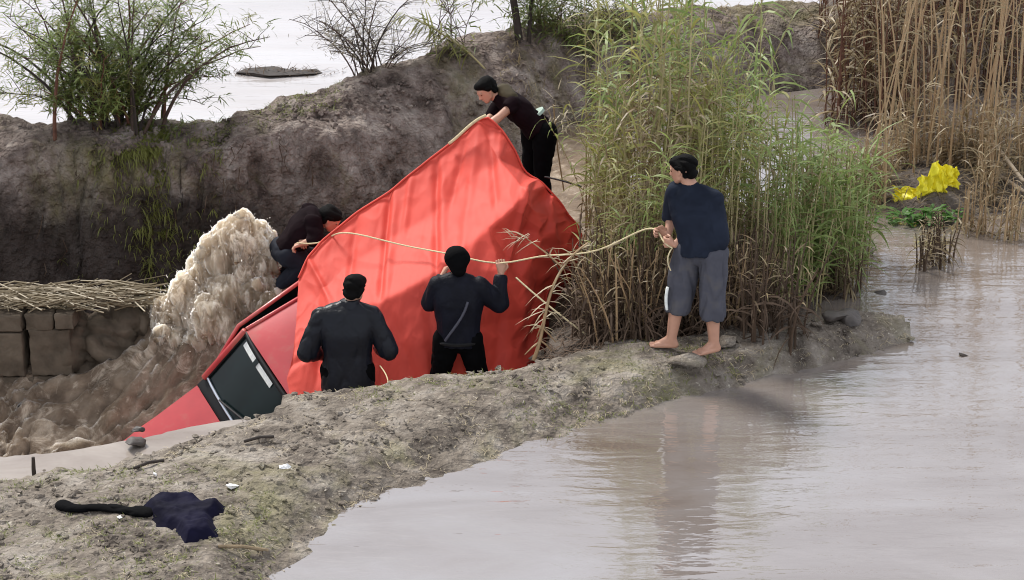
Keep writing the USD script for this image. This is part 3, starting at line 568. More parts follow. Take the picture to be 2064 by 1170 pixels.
# ---------------------------------------------------------------- people
def chain(pts, rad): return [hull(sph(p, r), sph(q, s)) for (p, r), (q, s) in zip(zip(pts, rad), list(zip(pts, rad))[1:])]
def hand(wrist, d, palm_n, side, curl=.9, s=1.0):
    """Palm and five bent fingers. d: wrist to knuckles; palm_n: where the palm faces; side: +1/-1 for the thumb's side along cross(d, palm_n)."""
    d, n = unit(d), unit(palm_n); n = unit(n - d * (n @ d)); w = np.cross(d, n) * side
    out = [hull(sph(wrist, .024 * s), *[sph(wrist + d * .085 * s + w * x * s, .0125 * s) for x in (-.034, .034)], sph(wrist + d * .03 * s + w * .028 * s, .015 * s))]
    for x, l in ((.033, .078), (.011, .088), (-.011, .082), (-.033, .064)):
        p = wrist + d * .088 * s + w * x * s; a = 0.0; pts = [p - d * .015]
        for k, fr in enumerate((.45, .31, .24)):
            a += curl * (.7 if k == 0 else .95); p = pts[-1] if k else wrist + d * .088 * s + w * x * s
            pts.append(p + (d * math.cos(a) + n * math.sin(a)) * l * fr * s)
        out += chain(pts, [.0095 * s, .009 * s, .0085 * s, .0075 * s])
    t0 = wrist + d * .025 * s + w * .03 * s; t1 = t0 + (w * .7 + d * .6 + n * .3) * .045 * s; t2 = t1 + (d * .75 + n * .6) * .034 * s
    out += chain([t0, t1, t2], [.014 * s, .011 * s, .008 * s]); return out
def head(c, fwd, up):
    f = unit(fwd); u = unit(np.asarray(up) - f * (np.asarray(up) @ f)); s = np.cross(u, f); R_ = np.stack([f, s, u], 1)
    T = lambda x, y, z: c + R_ @ V(x, y, z)
    m = [hull(sph(T(-.01, 0, .03), V(.098, .076, .085), R_), sph(T(.055, 0, -.075), .034), sph(T(.02, .045, -.05), .025), sph(T(.02, -.045, -.05), .025), sph(T(.06, 0, .03), .045)),
         hull(sph(T(.088, 0, .012), .011), sph(T(.106, 0, -.022), .014), sph(T(.085, .014, -.026), .010), sph(T(.085, -.014, -.026), .010)),
         hull(sph(T(.087, .018, -.053), .007), sph(T(.087, -.018, -.053), .007), sph(T(.092, 0, -.05), .008)),
         hull(sph(T(.085, .038, .022), .010), sph(T(.090, .015, .022), .010)), hull(sph(T(.085, -.038, .022), .010), sph(T(.090, -.015, .022), .010))]
    for q in (-1, 1): m.append(hull(sph(T(-.005, q * .078, .015), V(.012, .009, .026), R_), sph(T(.008, q * .074, -.015), V(.010, .007, .014), R_)))
    eyes = [sph(T(.083, q * .029, .008), .0085) for q in (-1, 1)]
    hair = [hull(sph(T(-.028, 0, .045), V(.100, .088, .088), R_), sph(T(.03, 0, .085), V(.07, .07, .045), R_)), hull(sph(T(-.07, 0, -.02), V(.05, .068, .05), R_), sph(T(-.05, 0, .05), V(.06, .08, .06), R_)),
            hull(sph(T(.05, .03, .085), .035), sph(T(.06, -.03, .082), .035))]
    for q in (-1, 1): hair.append(hull(sph(T(-.02, q * .07, .03), .026), sph(T(.02, q * .068, .04), .02), sph(T(-.04, q * .062, -.03), .022)))
    return m, eyes, hair, T
def torso(pl, pr, sl, sr, neck, k=1.0, belly=0.0):
    pc, sc = (pl + pr) / 2, (sl + sr) / 2; ax = unit(sr - sl); mid = pc * .5 + sc * .5; upv = unit(sc - pc); fr = np.cross(upv, ax)
    hips = [sph(pl, .108 * k), sph(pr, .108 * k), sph(pc + upv * .03, V(.13, .11, .1) * k)]
    waist = [sph(mid - upv * .06 + ax * x, .105 * k) for x in (-.05, .05)]
    chest = [sph(sc - upv * .14 + ax * x, .118 * k) for x in (-.075, .075)]
    shl = [sph(sl * .92 + sc * .08, .062 * k), sph(sr * .92 + sc * .08, .062 * k), sph(sc - upv * .02, .085 * k), sph(neck, .055)]
    return [hull(*hips, *waist), hull(*waist, *chest), hull(*chest, *shl)], fr
def person(name_label, J, fwd, up=(0, 0, 1), loc=(0, 0, 0), outfit=(), hands=((.9, 1), (.9, -1)), palm=None, cat_='person', bare_feet=False, group=None, toes=None):
    J = {k: V(*v) for k, v in J.items()}
    t = thing('person', name_label, cat_, loc, 0, group)
    trs, front = torso(J['hl'], J['hr'], J['sl'], J['sr'], J['neck'], .86)
    hd, eyes, hair, T = head(J['head'], fwd, up)
    parts = trs + hd + [hull(sph(J['neck'], .06), sph(J['head'] - unit(V(*up)) * .05 - unit(fwd) * .02, .055))]
    for s in 'lr':
        parts += chain([J['s' + s], J['e' + s], J['w' + s]], [.048, .040, .029])
        fa = J['e' + s] * .7 + J['w' + s] * .3; parts += chain([J['e' + s], fa, J['w' + s]], [.044, .046, .029])
        kn, an = J['k' + s], J['a' + s]; calf = kn * .68 + an * .32 - unit(front) * V(1, 1, 0) * .018
        parts += chain([J['h' + s], kn], [.082, .058]) + chain([kn, calf, an], [.06, .06, .042])
        td = unit(toes[s] if toes else front * V(1, 1, 0)); sd_ = np.cross(V(0, 0, 1), td); heel = an - V(0, 0, .045) - td * .03
        parts += [hull(sph(an, .042), sph(heel, .034), sph(an + td * .09 - V(0, 0, .045), .03)), hull(sph(heel, .034), sph(an + td * .12 + sd_ * .025 - V(0, 0, .055), .024), sph(an + td * .12 - sd_ * .025 - V(0, 0, .055), .024))]
        for k in range(5):
            b = an + td * .125 + sd_ * (k - 2) * .018 - V(0, 0, .062); parts += chain([b, b + td * (.055 - .005 * abs(k - 1))], [.012, .010])
    for idx, s in enumerate('lr'):
        wd = unit(J['w' + s] - J['e' + s]); hn = palm[s] if palm and s in palm else front
        hd_d = J.get('hd' + s, wd); parts += hand(J['w' + s], hd_d, hn, hands[idx][1], hands[idx][0])
    body_ = obj('body', soft(union(parts), .02, 5), M['skin'], t, smooth=True)
    for e_ in eyes: obj('eye', trimesh.convex.convex_hull(e_), M['blackcloth'], t)
    return t, J, T, hair, front
def garment(t, name, ms, mat, disp=.012, seed=1, edge=.022, it=5, stretch=(1, 1, 1), **kw):
    return obj(name, soft(union(ms), edge, it, disp, 7, seed, stretch), mat, t, smooth=True, **kw)
def sleeve(J, s, r=(.085, .068, .045), upto=1.0):
    sc_ = (J['sl'] + J['sr']) / 2; pc_ = (J['hl'] + J['hr']) / 2; web = [hull(sph(J['s' + s], r[0] * .95), sph(J['s' + s] * .62 + J['e' + s] * .38, r[0] * .8), sph(J['s' + s] * .55 + sc_ * .25 + pc_ * .2, .1))]
    w = J['e' + s] * (1 - upto) + J['w' + s] * upto
    d = unit(J['w' + s] - J['e' + s])
    return web + [hull(sph(J['s' + s], r[0]), sph(J['e' + s], r[1])), hull(sph(J['e' + s], r[1]), ring(w, d, r[2]))]
def jacket(J, hemdrop, k=1.0, hw=.20, hd=.15, back=None):
    pl, pr, sl, sr = J['hl'], J['hr'], J['sl'], J['sr']; pc, sc = (pl + pr) / 2, (sl + sr) / 2; ax = unit(sr - sl); upv = unit(sc - pc)
    chest = [sph(sc - upv * .15 + ax * x, .142 * k) for x in (-.085, .085)]
    shl = [sph(sl * .95 + sc * .05, .082 * k), sph(sr * .95 + sc * .05, .082 * k), sph(sc + upv * .01, .10 * k), sph(J['neck'] - upv * .01, .072)]
    waist = [sph(pc + upv * .16 + ax * x, .125 * k) for x in (-.07, .07)]
    hem = ring(pc - upv * hemdrop, upv, hw, 24, up=np.cross(upv, ax), r2=hd)
    return [hull(*chest, *shl), hull(*chest, *waist), hull(*waist, hem)]
def leg(J, s, r=(.125, .085, .07), to=1.0):
    a = J['k' + s] * (1 - to) + J['a' + s] * to; d = unit(J['a' + s] - J['k' + s])
    return [hull(sph(J['h' + s], r[0]), sph(J['k' + s], r[1])), hull(sph(J['k' + s], r[1]), ring(a, d, r[2]))]
def shoe(t, J, s, td, mat):
    td = unit(td); an = J['a' + s]
    obj('shoe', soft(hull(sph(an - V(0, 0, .0), .052), sph(an - V(0, 0, .045) - td * .04, .045), sph(an + td * .17 - V(0, 0, .06), .038), sph(an + td * .08 - V(0, 0, .05), .05)), .03, 3), mat, t, smooth=True)

# A: the man in the big navy jacket, back to us
pA = ay(700, 780, 15.22); pA[2] = -.93
JA = dict(hl=(-.10, 0, .86), hr=(.12, 0, .86), sl=(-.20, .03, 1.33), sr=(.22, .05, 1.33), neck=(.035, .07, 1.43), head=(.075, .12, 1.545), el=(-.335, -.02, 1.03), wl=(-.22, .20, .93), er=(.36, .0, 1.04), wr=(.27, .22, .98), kl=(-.13, .06, .47), kr=(.14, .05, .47), al=(-.14, .0, .085), ar=(.16, -.01, .085))
tA, J, T, hair, fr = person('stocky man in long navy leather jacket, back turned, beside the pickup roof', JA, (.45, .85, -.2), loc=pA)
garment(tA, 'hair', hair, M['hair'], .018, 3, .012, 2)
garment(tA, 'jacket', jacket(J, .25, 1.08, .235, .18) + sleeve(J, 'l', (.098, .086, .06)) + sleeve(J, 'r', (.098, .086, .06)), M['navyleather'], .013, 11, stretch=(1.5, 1.5, .35))
garment(tA, 'collar', [hull(ring(J['neck'] + V(0, 0, -.03), (0, .1, 1), .10), ring(J['neck'] + V(.005, .01, .045), (0, .1, 1), .085))], M['navyleather'], .006, 4)
garment(tA, 'trousers', leg(J, 'l') + leg(J, 'r') + [hull(sph(J['hl'], .125), sph(J['hr'], .125))], M['blackcloth'], .012, 12)
for s in 'lr': shoe(tA, J, s, (0, 1, 0), M['black'])

# B: the man in the short dark jacket, right arm raised to the rope
pB = ay(922, 760, 15.62); pB[2] = -.83
JB = dict(hl=(-.09, 0, .88), hr=(.11, 0, .88), sl=(-.155, .02, 1.38), sr=(.19, .02, 1.36), neck=(.012, .03, 1.45), head=(.0, .05, 1.585), el=(-.235, .06, 1.20), wl=(-.13, .20, 1.40), er=(.37, .06, 1.20), wr=(.385, .16, 1.44), kl=(-.165, .05, .48), kr=(.19, .05, .48), al=(-.25, -.02, .085), ar=(.27, .02, .085), hdr=(0, .1, 1))
tB, J, T, hair, fr = person('man in short dark jacket and black beanie raising one arm to the rope', JB, (-.35, .93, .02), loc=pB, hands=((1.0, 1), (1.1, -1)), palm={'r': (-.2, 1, 0), 'l': (.9, .4, 0)})
garment(tB, 'beanie', [hull(sph(T(-.02, 0, .04), V(.113, .094, .10)), sph(T(0, 0, .085), V(.09, .08, .06)), sph(T(-.05, 0, -.01), V(.075, .085, .06)))] + [hull(sph(T(-.06, 0, -.04), .07), sph(T(-.03, 0, .0), .085))], M['blackcloth'], .006, 5)
jk = garment(tB, 'jacket', jacket(J, .04, .98, .185, .14) + sleeve(J, 'l', (.09, .078, .05)) + sleeve(J, 'r', (.098, .085, .052), .93), M['navycloth'], .012, 21, stretch=(1.5, 1.5, .4))
st_ = [V(.10, -.155, 1.29), V(.06, -.16, 1.18), V(-.02, -.165, 1.05), V(-.10, -.155, .93)]
obj('back_strap', tube(curve(st_, 14), .012, 5), plain('highlight_grey', (.045, .045, .06), .6), jk, smooth=True)  # pale tube stands in for a highlight along the back seam
garment(tB, 'trousers', leg(J, 'l', (.118, .085, .075)) + leg(J, 'r', (.118, .085, .075)) + [hull(sph(J['hl'], .12), sph(J['hr'], .12))], M['blackcloth'], .012, 22)
obj('belt', tube(np.vstack([ring((.01, 0, .885), (0, 0, 1), .20, 24, up=(0, 1, 0), r2=.145)] * 1 + [ring((.01, 0, .885), (0, 0, 1), .20, 24, up=(0, 1, 0), r2=.145)[:1]]), .015, 5), M['black'], tB)
for s in 'lr': shoe(tB, J, s, (0, 1, 0), M['black'])

# C: the barefoot man pulling on the rope
pC = ground(1392, 712, .17); pC[2] = hz(pC[0], pC[1] ) 
JC = dict(hl=(-.03, .08, .88), hr=(.16, -.03, .87), sl=(-.15, .13, 1.36), sr=(.145, -.01, 1.335), neck=(-.03, .06, 1.42), head=(-.105, .10, 1.55), el=(-.16, .32, 1.10), wl=(-.20, .20, .975), er=(.0, .12, 1.06), wr=(-.15, .06, .925), kl=(-.10, .10, .46), kr=(.17, -.02, .45), al=(-.16, .07, .085), ar=(.19, -.03, .085), hdl=(-.8, .3, .1), hdr=(-.85, .35, .05))
tC, J, T, hair, fr = person('barefoot man in slate T-shirt and long grey shorts pulling the rope', JC, (-.88, .42, -.18), loc=pC, hands=((1.25, 1), (1.25, -1)), palm={'l': (.2, -.9, -.2), 'r': (.2, .9, .2)}, toes={'l': V(-.98, .2, 0), 'r': V(-.8, -.35, 0)})
garment(tC, 'hair', hair, M['hair'], .02, 6, .012, 2)
garment(tC, 'shirt', jacket(J, .01, .98, .205, .15) + sleeve(J, 'l', (.085, .08, .075), .3) + sleeve(J, 'r', (.085, .08, .075), .25) + [hull(sph(J['sr'] - V(.005, -.01, .015), .086), sph(J['hr'] + V(.005, 0, .13), .118), sph(J['hl'] + V(.03, 0, .15), .11), sph(J['sl'], .08))], M['tee'], .011, 35, stretch=(1.2, 1.2, .6))
sh = garment(tC, 'shorts', [hull(sph(J['hl'], .12), sph(J['hr'], .12)), hull(sph(J['hl'], .12), sph(J['kl'] + V(0, 0, .1), .105), ring(J['kl'] - V(.01, 0, .13), (0, 0, 1), .105)), hull(sph(J['hr'], .12), sph(J['kr'] + V(0, 0, .1), .105), ring(J['kr'] - V(0, 0, .14), (0, 0, 1), .105))], M['shorts'], .022, 32, stretch=(1.5, 1.5, .35))
obj('white_stripe', tube(curve([J['kl'] + V(-.105, -.06, .10), J['kl'] + V(-.115, -.065, .02), J['kl'] + V(-.105, -.06, -.1)], 10), .014, 5), M['white'], sh, smooth=True)

# D: the man leaning over the peak of the tarpaulin
pD = ay(1078, 420, 18.55); pD[2] = pD[2]; pD[2] = ay(1078, 428, 18.55)[2]
JD = dict(hl=(-.02, .12, .86), hr=(.10, -.06, .85), sl=(-.30, .20, 1.17), sr=(-.22, -.14, 1.16), neck=(-.37, .02, 1.20), head=(-.48, -.01, 1.27), el=(-.42, .14, .98), wl=(-.53, -.08, .93), er=(-.37, -.28, 1.06), wr=(-.545, -.40, .955), kl=(-.04, .08, .45), kr=(.07, -.08, .44), al=(.0, .14, .085), ar=(.10, -.02, .085))
tD, J, T, hair, fr = person('man in dark clothes bent double behind the peak of the red tarpaulin', JD, (-.75, -.45, -.5), up=(-.35, 0, .9), loc=pD, hands=((1.0, 1), (1.0, -1)), palm={'l': (0, -.4, -.9), 'r': (0, 0, -1)})
garment(tD, 'hair', hair, M['hair'], .02, 7, .012, 2)
garment(tD, 'shirt', jacket(J, -.02, .92, .19, .15) + sleeve(J, 'l', (.085, .075, .07), .05) + [hull(sph(J['sr'], .085), ring(J['sr'] * .6 + J['er'] * .4, J['er'] - J['sr'], .075))], M['maroon'], .014, 41)
garment(tD, 'collar', [hull(sph(J['neck'] + V(.06, .02, .03), .10), sph(J['sr'] + V(-.02, .06, .05), .07), sph(J['sl'] + V(-.02, 0, .05), .07))], M['olive'], .012, 43)
garment(tD, 'trousers', leg(J, 'l') + leg(J, 'r') + [hull(sph(J['hl'], .125), sph(J['hr'], .125))], M['blackcloth'], .012, 42)
bl = J['hl'] * .5 + J['hr'] * .5 + V(-.07, 0, .10)
wax = unit(V(-.5, 0, .75)); obj('waist_strap', hull(ring(bl + wax * .02, wax, .165, 24, up=(0, 1, 0), r2=.14), ring(bl + wax * .05, wax, .165, 24, up=(0, 1, 0), r2=.14)), M['greencord'], tD)
for s in 'lr': shoe(tD, J, s, (-1, 0, 0), M['black'])

# E: the man crouched in the spray at the tarpaulin's left corner
pE = ay(585, 590, 17.75)
JE = dict(hl=(-.06, .10, .42), hr=(.03, -.08, .42), sl=(.20, .16, .78), sr=(.26, -.13, .77), neck=(.31, .02, .79), head=(.41, .0, .76), el=(.22, .02, .62), wl=(.19, -.13, .61), er=(.31, -.26, .64), wr=(.18, -.26, .60), kl=(.16, .16, .34), kr=(.16, -.10, .34), al=(-.12, .14, .085), ar=(-.10, -.08, .085))
tE, J, T, hair, fr = person('man in dark maroon top crouching between the spray and the tarpaulin', JE, (.8, -.1, -.55), up=(.5, 0, .8), loc=pE, palm={'l': (0, 0, -1), 'r': (0, 0, -1)})
garment(tE, 'hair', hair, M['hair'], .02, 8, .012, 2)
garment(tE, 'jacket', jacket(J, -.03, .95, .19, .15) + sleeve(J, 'l', (.09, .075, .05)) + sleeve(J, 'r', (.09, .075, .05), .7), M['maroon'], .014, 51)
garment(tE, 'trousers', leg(J, 'l', (.135, .095, .07)) + leg(J, 'r', (.135, .095, .07)) + [hull(sph(J['hl'], .135), sph(J['hr'], .135))], M['greytrouser'], .014, 52)
for s in 'lr': shoe(tE, J, s, (-.6, -.3, 0), M['wheel'])
rb = soft(hull(*[sph(pE + V(x, y, z), r) for x, y, z, r in [(-.2, .0, -.25, .22), (.05, .1, -.28, .24), (.1, -.05, -.6, .3), (-.25, .05, -.7, .3)]]), .05, 3, .05, 4, 81)
obj('boulder', rb, M['stone'], smooth=35, label='soaked brown boulder under the crouching man at the edge of the spray', cat='rock')

# ---------------------------------------------------------------- ropes
hE = pE + V(.15, -.30, .62); hB = pB + V(.385, .17, 1.535); hC = pC + V(-.235, .09, .93)
def rope(name, pts, rad, mat, n=60, **kw): return obj(name, tube(curve(pts, n), rad, 7), mat, smooth=True, **kw)
rp = [hE + V(-.03, 0, 0), hE + V(.08, -.03, .0), ay(690, 470, 16.9), ay(800, 492, 16.55), ay(920, 512, 16.15) + V(0, -.05, 0), hB, ay(1100, 516, 15.55), ay(1210, 503, 15.4), pC + V(-.285, .225, .985), hC, hC + V(.06, -.04, -.03)]
rope('rope', rp, 0.0075, M['rope'], 110, label='taut yellow rope running across the tarpaulin to the barefoot man', cat='rope')
rope('rope', [hC + V(.06, -.04, -.03), hC + V(.02, -.1, -.12), hC + V(.045, -.12, -.2)], .006, M['rope'], 30, label='slack tail of rope hanging by the knee of the barefoot man', cat='rope')
g1 = ground(1188, 684, .2)
rope('rope', [ay(1040, 560, 15.95), ay(1110, 620, 15.7), g1 + V(0, 0, .02)], .008, M['rope'], 24, label='thin guy rope slanting from the tarpaulin down to the mud', cat='rope')
rope('rope', [ay(766, 738, 15.7), ay(776, 752, 15.55), ay(782, 772, 15.3)], .006, M['rope'], 10, label='short loose rope end on the tarpaulin between the two jacketed men', cat='rope')
rope('rope', [ay(1098, 357, 17.7), ay(1130, 364, 17.6), ay(1172, 377, 17.5)], .009, M['cord'], 14, label='dark cord running from the tarpaulin edge into the reeds', cat='rope')

# ---------------------------------------------------------------- reeds
class Leaves:
    """Collects leaf blades (strips that taper and droop) into one mesh."""
    def __init__(self): self.v, self.f, self.n = [], [], 0
    def blade(self, p, az_, el, length, width, droop, segs=4, twist=0.0):
        d = V(math.sin(az_) * math.cos(el), math.cos(az_) * math.cos(el), math.sin(el)); side = unit(V(d[1], -d[0], 0) + V(0, 0, twist)); p = np.array(p, float)
        base = self.n
        for k in range(segs + 1):
            t = k / segs; w = width * (.55 + 1.3 * t if t < .3 else 1.0 * (1 - (t - .3) / .7) ** .8 + 0.02) / 2
            self.v += [p - side * w, p + side * w]
            d = unit(d + V(0, 0, -droop / segs)); p = p + d * length / segs
        for k in range(segs):
            a = base + 2 * k; self.f += [[a, a + 1, a + 3], [a, a + 3, a + 2]]
        self.n += 2 * segs + 2
    def mesh(self): return np.array(self.v), np.array(self.f)
def reed_clump(name, label, group, n, hgt, spread, seed, leafm, drym, stemm, loc, green_from=.45, nleaf=11, lean=.10, leaflen=(.28, .5), dry_n=5, bare=False, wleaf=.026):
    r = np.random.default_rng(seed); t = thing(name, label, 'reeds', loc, 0, group)
    for k in range(n):
        a, q = r.uniform(0, 6.283), spread * math.sqrt(r.uniform()); x, y = q * math.cos(a), q * math.sin(a)
        H = hgt * r.uniform(.62, 1.08); la = r.uniform(0, 6.283); ll = abs(r.normal(0, lean)) * H
        pts = np.array([[x + ll * math.cos(la) * s ** 1.7, y + ll * math.sin(la) * s ** 1.7, H * s - .08 * (s == 0) - .3 * ll * s ** 2] for s in np.linspace(0, 1, 7)])
        sm = obj('stem', tube(pts, np.linspace(.010, .004, 7) * r.uniform(.8, 1.25), 5, False), stemm, t)
        G, D = Leaves(), Leaves(); az0 = r.uniform(0, 6.283)
        for j in range(0 if bare else nleaf):
            s = green_from + (1 - green_from) * (j + r.uniform(0, .8)) / nleaf; s = min(s, .995)
            p = np.array([np.interp(s, np.linspace(0, 1, 7), pts[:, m]) for m in range(3)])
            G.blade(p, az0 + j * math.pi + r.normal(0, .7), r.uniform(.45, 1.15), r.uniform(*leaflen), wleaf * r.uniform(.7, 1.25), r.uniform(.5, 2.2), 4, r.normal(0, .4))
        for j in range(dry_n):
            s = r.uniform(.05, green_from + .08)
            p = np.array([np.interp(s, np.linspace(0, 1, 7), pts[:, m]) for m in range(3)])
            D.blade(p, r.uniform(0, 6.283), r.uniform(-.1, 1.0), r.uniform(.16, .4), .019 * r.uniform(.6, 1.3), r.uniform(.6, 3.2), 4, r.normal(0, .8))
        if G.n: obj('leaves', G.mesh(), leafm, sm)
        if D.n: obj('dry_leaves', D.mesh(), drym, sm)
    return t
def spread_clumps(protos, spots, zoff=-.04):
    first = {id(p): True for p in protos}
    for k, (px, py, sc) in enumerate(spots):
        g = ground(px, py); p = protos[k % len(protos)]; rz = random.uniform(0, 6.28); loc = (g[0], g[1], max(hz(g[0], g[1]), -.25) + zoff)
        if first[id(p)]:
            first[id(p)] = False; pr = p.GetPrim() if hasattr(p, 'GetPrim') else p
            pr.GetAttribute('xformOp:translate').Set(Gf.Vec3d(*map(float, loc))); UsdGeom.Xformable(pr).AddScaleOp().Set(Gf.Vec3f(sc, sc, sc))
        else: dup(p, loc, rz, (sc, sc, sc * random.uniform(.93, 1.07)))
GA, GB, GC, GD = 'tall green reeds of the dense bed', 'brown dead reeds along the mud edge', 'fresh green reeds at the water edge', 'thin bare reeds standing in the water'
la = 'tall leafy reed clump, green above and brown below, in the dense bed'
tall = [reed_clump('reed_clump', la, GA, 11, h, .34, 100 + k, M[lm], M['leafdry'], M['stemgreen'], (0, 0, 0), gf, 11, .12, (.28, .52), 9) for k, (h, gf, lm) in enumerate([(2.5, .55, 'leafgreen'), (2.8, .62, 'leafbright'), (2.35, .45, 'leafgreen'), (2.7, .58, 'leafbright'), (2.3, .5, 'leafdry'), (2.6, .6, 'leafgreen')])]
spots = []
for py, x0, x1, step, sc in [(645, 1235, 1580, 70, .70), (612, 1235, 1560, 64, .84), (575, 1235, 1600, 64, .95), (540, 1230, 1540, 66, 1.0), (505, 1230, 1530, 100, 1.0), (470, 1235, 1540, 74, 1.0), (440, 1240, 1530, 100, 1.0)]:
    for px in np.arange(x0, x1, step):
        s = sc * random.uniform(.66, 1.14)
        if px > 1500: s *= .78
        if px < 1240: s *= .92
        spots.append((px + random.uniform(-22, 22), py + random.uniform(-12, 12), s))
random.shuffle(spots)
spread_clumps(tall, spots)
lb = 'short dead brown reed tuft with bent stalks along the mud edge behind the barefoot man'
dead = [reed_clump('dead_reed_tuft', lb, GB, 30, .95, .26, 200 + k, M['leafdry'], M['thatch'], M['cane'] if k == 1 else M['thatch'], (0, 0, 0), .5, 2, .2, (.10, .22), 5, wleaf=.014) for k in range(3)]
spots = [(px + random.uniform(-14, 14), py + random.uniform(-8, 8), random.uniform(.75, 1.15)) for py, x0, x1, st in [(692, 1215, 1330, 36), (672, 1205, 1550, 38), (650, 1205, 1570, 46)] for px in np.arange(x0, x1, st) if not (1320 < px < 1460 and py > 680)]
spread_clumps(dead, spots)
lc = 'bright green young reed clump at the water edge right of the reed bed'
young = [reed_clump('green_reed_clump', lc, GC, 15, 1.35, .24, 300 + k, M['leafbright'], M['leafdry'], M['stemgreen'], (0, 0, 0), .15, 11, .16, (.25, .48), 3) for k in range(2)]
spread_clumps(young, [(1620, 605, .8), (1680, 580, .95), (1715, 545, .9), (1700, 520, 1.1), (1650, 555, 1.1), (1600, 520, 1.1), (1670, 480, .9), (1560, 600, .9)])
ld = 'little clump of dead stalks standing in the pond'
sub = [reed_clump('stalk_clump', None or 'dark dead stalks standing alone in the pond below the yellow plastic', None, 14, .42, .13, 400, M['leafdry'], M['leafdry'], M['thatch'], tuple(az(1870, 540, 0)), .6, 3, .12, (.08, .16), 2, wleaf=.01)]
for k, (px, py, lab, sd_) in enumerate([(1880, 520, 'paler stalks just behind the lone dark clump in the pond', 401), (1695, 590, 'dark stubble standing in shallow water beside the green reeds', 402), (2030, 478, 'pale dry stalks in the water at the right edge below the canes', 403), (1960, 470, 'sparse straw stalks in the water under the mud shore', 404), (2060, 440, 'dense pale stalks at the far right edge of the shore', 405)]):
    reed_clump('stalk_clump', lab, None, 16, .5, .2, sd_, M['leafdry'], M['leafdry'], M['cane' if k > 1 else 'thatch'], tuple(az(px, py, 0)), .6, 3, .12, (.1, .2), 3, wleaf=.012)

# dry canes at the right, one thing each
def cane(seed, H):
    r = np.random.default_rng(seed); t = thing('dry_cane', 'tall thin tan cane in the dry stand at the right', 'cane', (0, 0, 0), 0, 'tall dry canes of the stand at the right')
    la_, ll = r.uniform(0, 6.28), r.uniform(.05, .75)
    pts = np.array([[ll * math.cos(la_) * s ** 1.5, ll * math.sin(la_) * s ** 1.5, H * s - .1] for s in np.linspace(0, 1, 8)])
    sm = obj('stem', tube(pts, np.linspace(.0125, .006, 8), 6, False), M['cane'], t)
    D = Leaves()
    for j in range(8):
        s = r.uniform(.08, 1); p = np.array([np.interp(s, np.linspace(0, 1, 8), pts[:, m]) for m in range(3)])
        D.blade(p, r.uniform(0, 6.28), r.uniform(.2, 1.2), r.uniform(.2, .45), .02, r.uniform(1.5, 3.5), 4, r.normal(0, .8))
    obj('dry_leaves', D.mesh(), M['leafdry'], sm); return t
canes = [cane(500 + k, h) for k, h in enumerate([3.3, 2.9, 3.6, 2.4, 3.1])]
spots = [(px + random.uniform(-14, 14), py + random.uniform(-18, 18), random.uniform(.75, 1.1)) for py, x0, x1, st in [(400, 1745, 1800, 28), (370, 1745, 1800, 20), (335, 1760, 1990, 19), (312, 1780, 2090, 19), (285, 1830, 2110, 21), (350, 2000, 2070, 36)] for px in np.arange(x0, x1, st)]
random.shuffle(spots)
spread_clumps(canes, spots)
le = 'shaggy dry brown reed clump among the canes on the right shore'
shag = [reed_clump('dry_reed_clump', le, 'dry brown reed clumps on the right shore', 16, .8, .22, 600 + k, M['leafdry'], M['leafdry'], M['cane'], (0, 0, 0), .3, 6, .16, (.2, .4), 6, wleaf=.018) for k in range(2)]
spread_clumps(shag, [(px + random.uniform(-15, 15), py, random.uniform(.7, 1.2)) for px, py in [(1750, 410), (1730, 420), (1780, 370), (1830, 335), (1905, 325), (1950, 335), (2000, 360), (2060, 350), (2000, 400), (1850, 310), (1990, 310)]])
lf = 'dense russet reed clump on the far shore behind the dry canes'
farr = [reed_clump('russet_reed_clump', lf, 'russet reeds on the far right shore', 24, 2.2, .5, 650 + k, M['leafdry'], M['thatch'], M['redbark'], (0, 0, 0), .2, 10, .14, (.3, .5), 6, wleaf=.03) for k in range(2)]
spread_clumps(farr, [(px + random.uniform(-15, 15), py, random.uniform(.85, 1.2)) for px, py in [(1705, 140), (1750, 150), (1800, 148), (1850, 140), (1900, 125), (1945, 105), (1990, 95), (2040, 85), (1730, 120), (1780, 115), (1840, 110), (1900, 90), (1960, 70), (2030, 60), (2090, 60), (1690, 100), (2080, 30)]])
# fallen canes at the right edge
for k, (a, b, lab) in enumerate([((1985, 265), (2062, 365), 'pale bare pole leaning down to the right edge, upper of two'), ((1985, 335), (2062, 385), 'pale bare pole lying below the leaning one at the right edge')]):
    obj('fallen_pole', tube([ay(*a, 20.6), (ay(*a, 20.6) + ay(*b, 19.9)) / 2, ay(*b, 19.9)], .022, 6), plain('pale_pole', (.5, .4, .28), .8, .2) if k == 0 else L + 'pale_pole', smooth=True, label=lab, cat='pole')

# the dry branch leaning in front of the tarpaulin's right end
br = thing('dead_branch', 'pale dry cane with feathery dead leaves leaning before the right end of the tarpaulin', 'branch', tuple(ground(1078, 722)))
o_ = ground(1078, 722)
bp = lambda px, py, y=15.25: ay(px, py, y) - o_
main = curve([bp(1076, 726), bp(1098, 640), bp(1118, 570), bp(1150, 520), bp(1185, 490)], 16)
stm = obj('stem', tube(main, np.linspace(.018, .008, 16), 6), M['cane'], br, smooth=True)
for (a, b) in [((1092, 660), (1120, 690)), ((1088, 685), (1112, 708)), ((1086, 690), (1058, 715)), ((1095, 650), (1082, 680)), ((1135, 540), (1060, 480))]:
    obj('twig', tube([bp(*a), (bp(*a) + bp(*b)) / 2 + V(0, -.03, .02), bp(*b)], [.009, .007, .004], 5), M['cane'], stm)
D = Leaves(); r = np.random.default_rng(77)
for k in range(46):
    s = r.uniform(.25, 1); p = main[int(s * 15)]; D.blade(p, r.choice([-1, 1]) * r.uniform(.9, 2.2), r.uniform(-.3, .9), r.uniform(.12, .32), .016, r.uniform(.3, 2.2), 3)
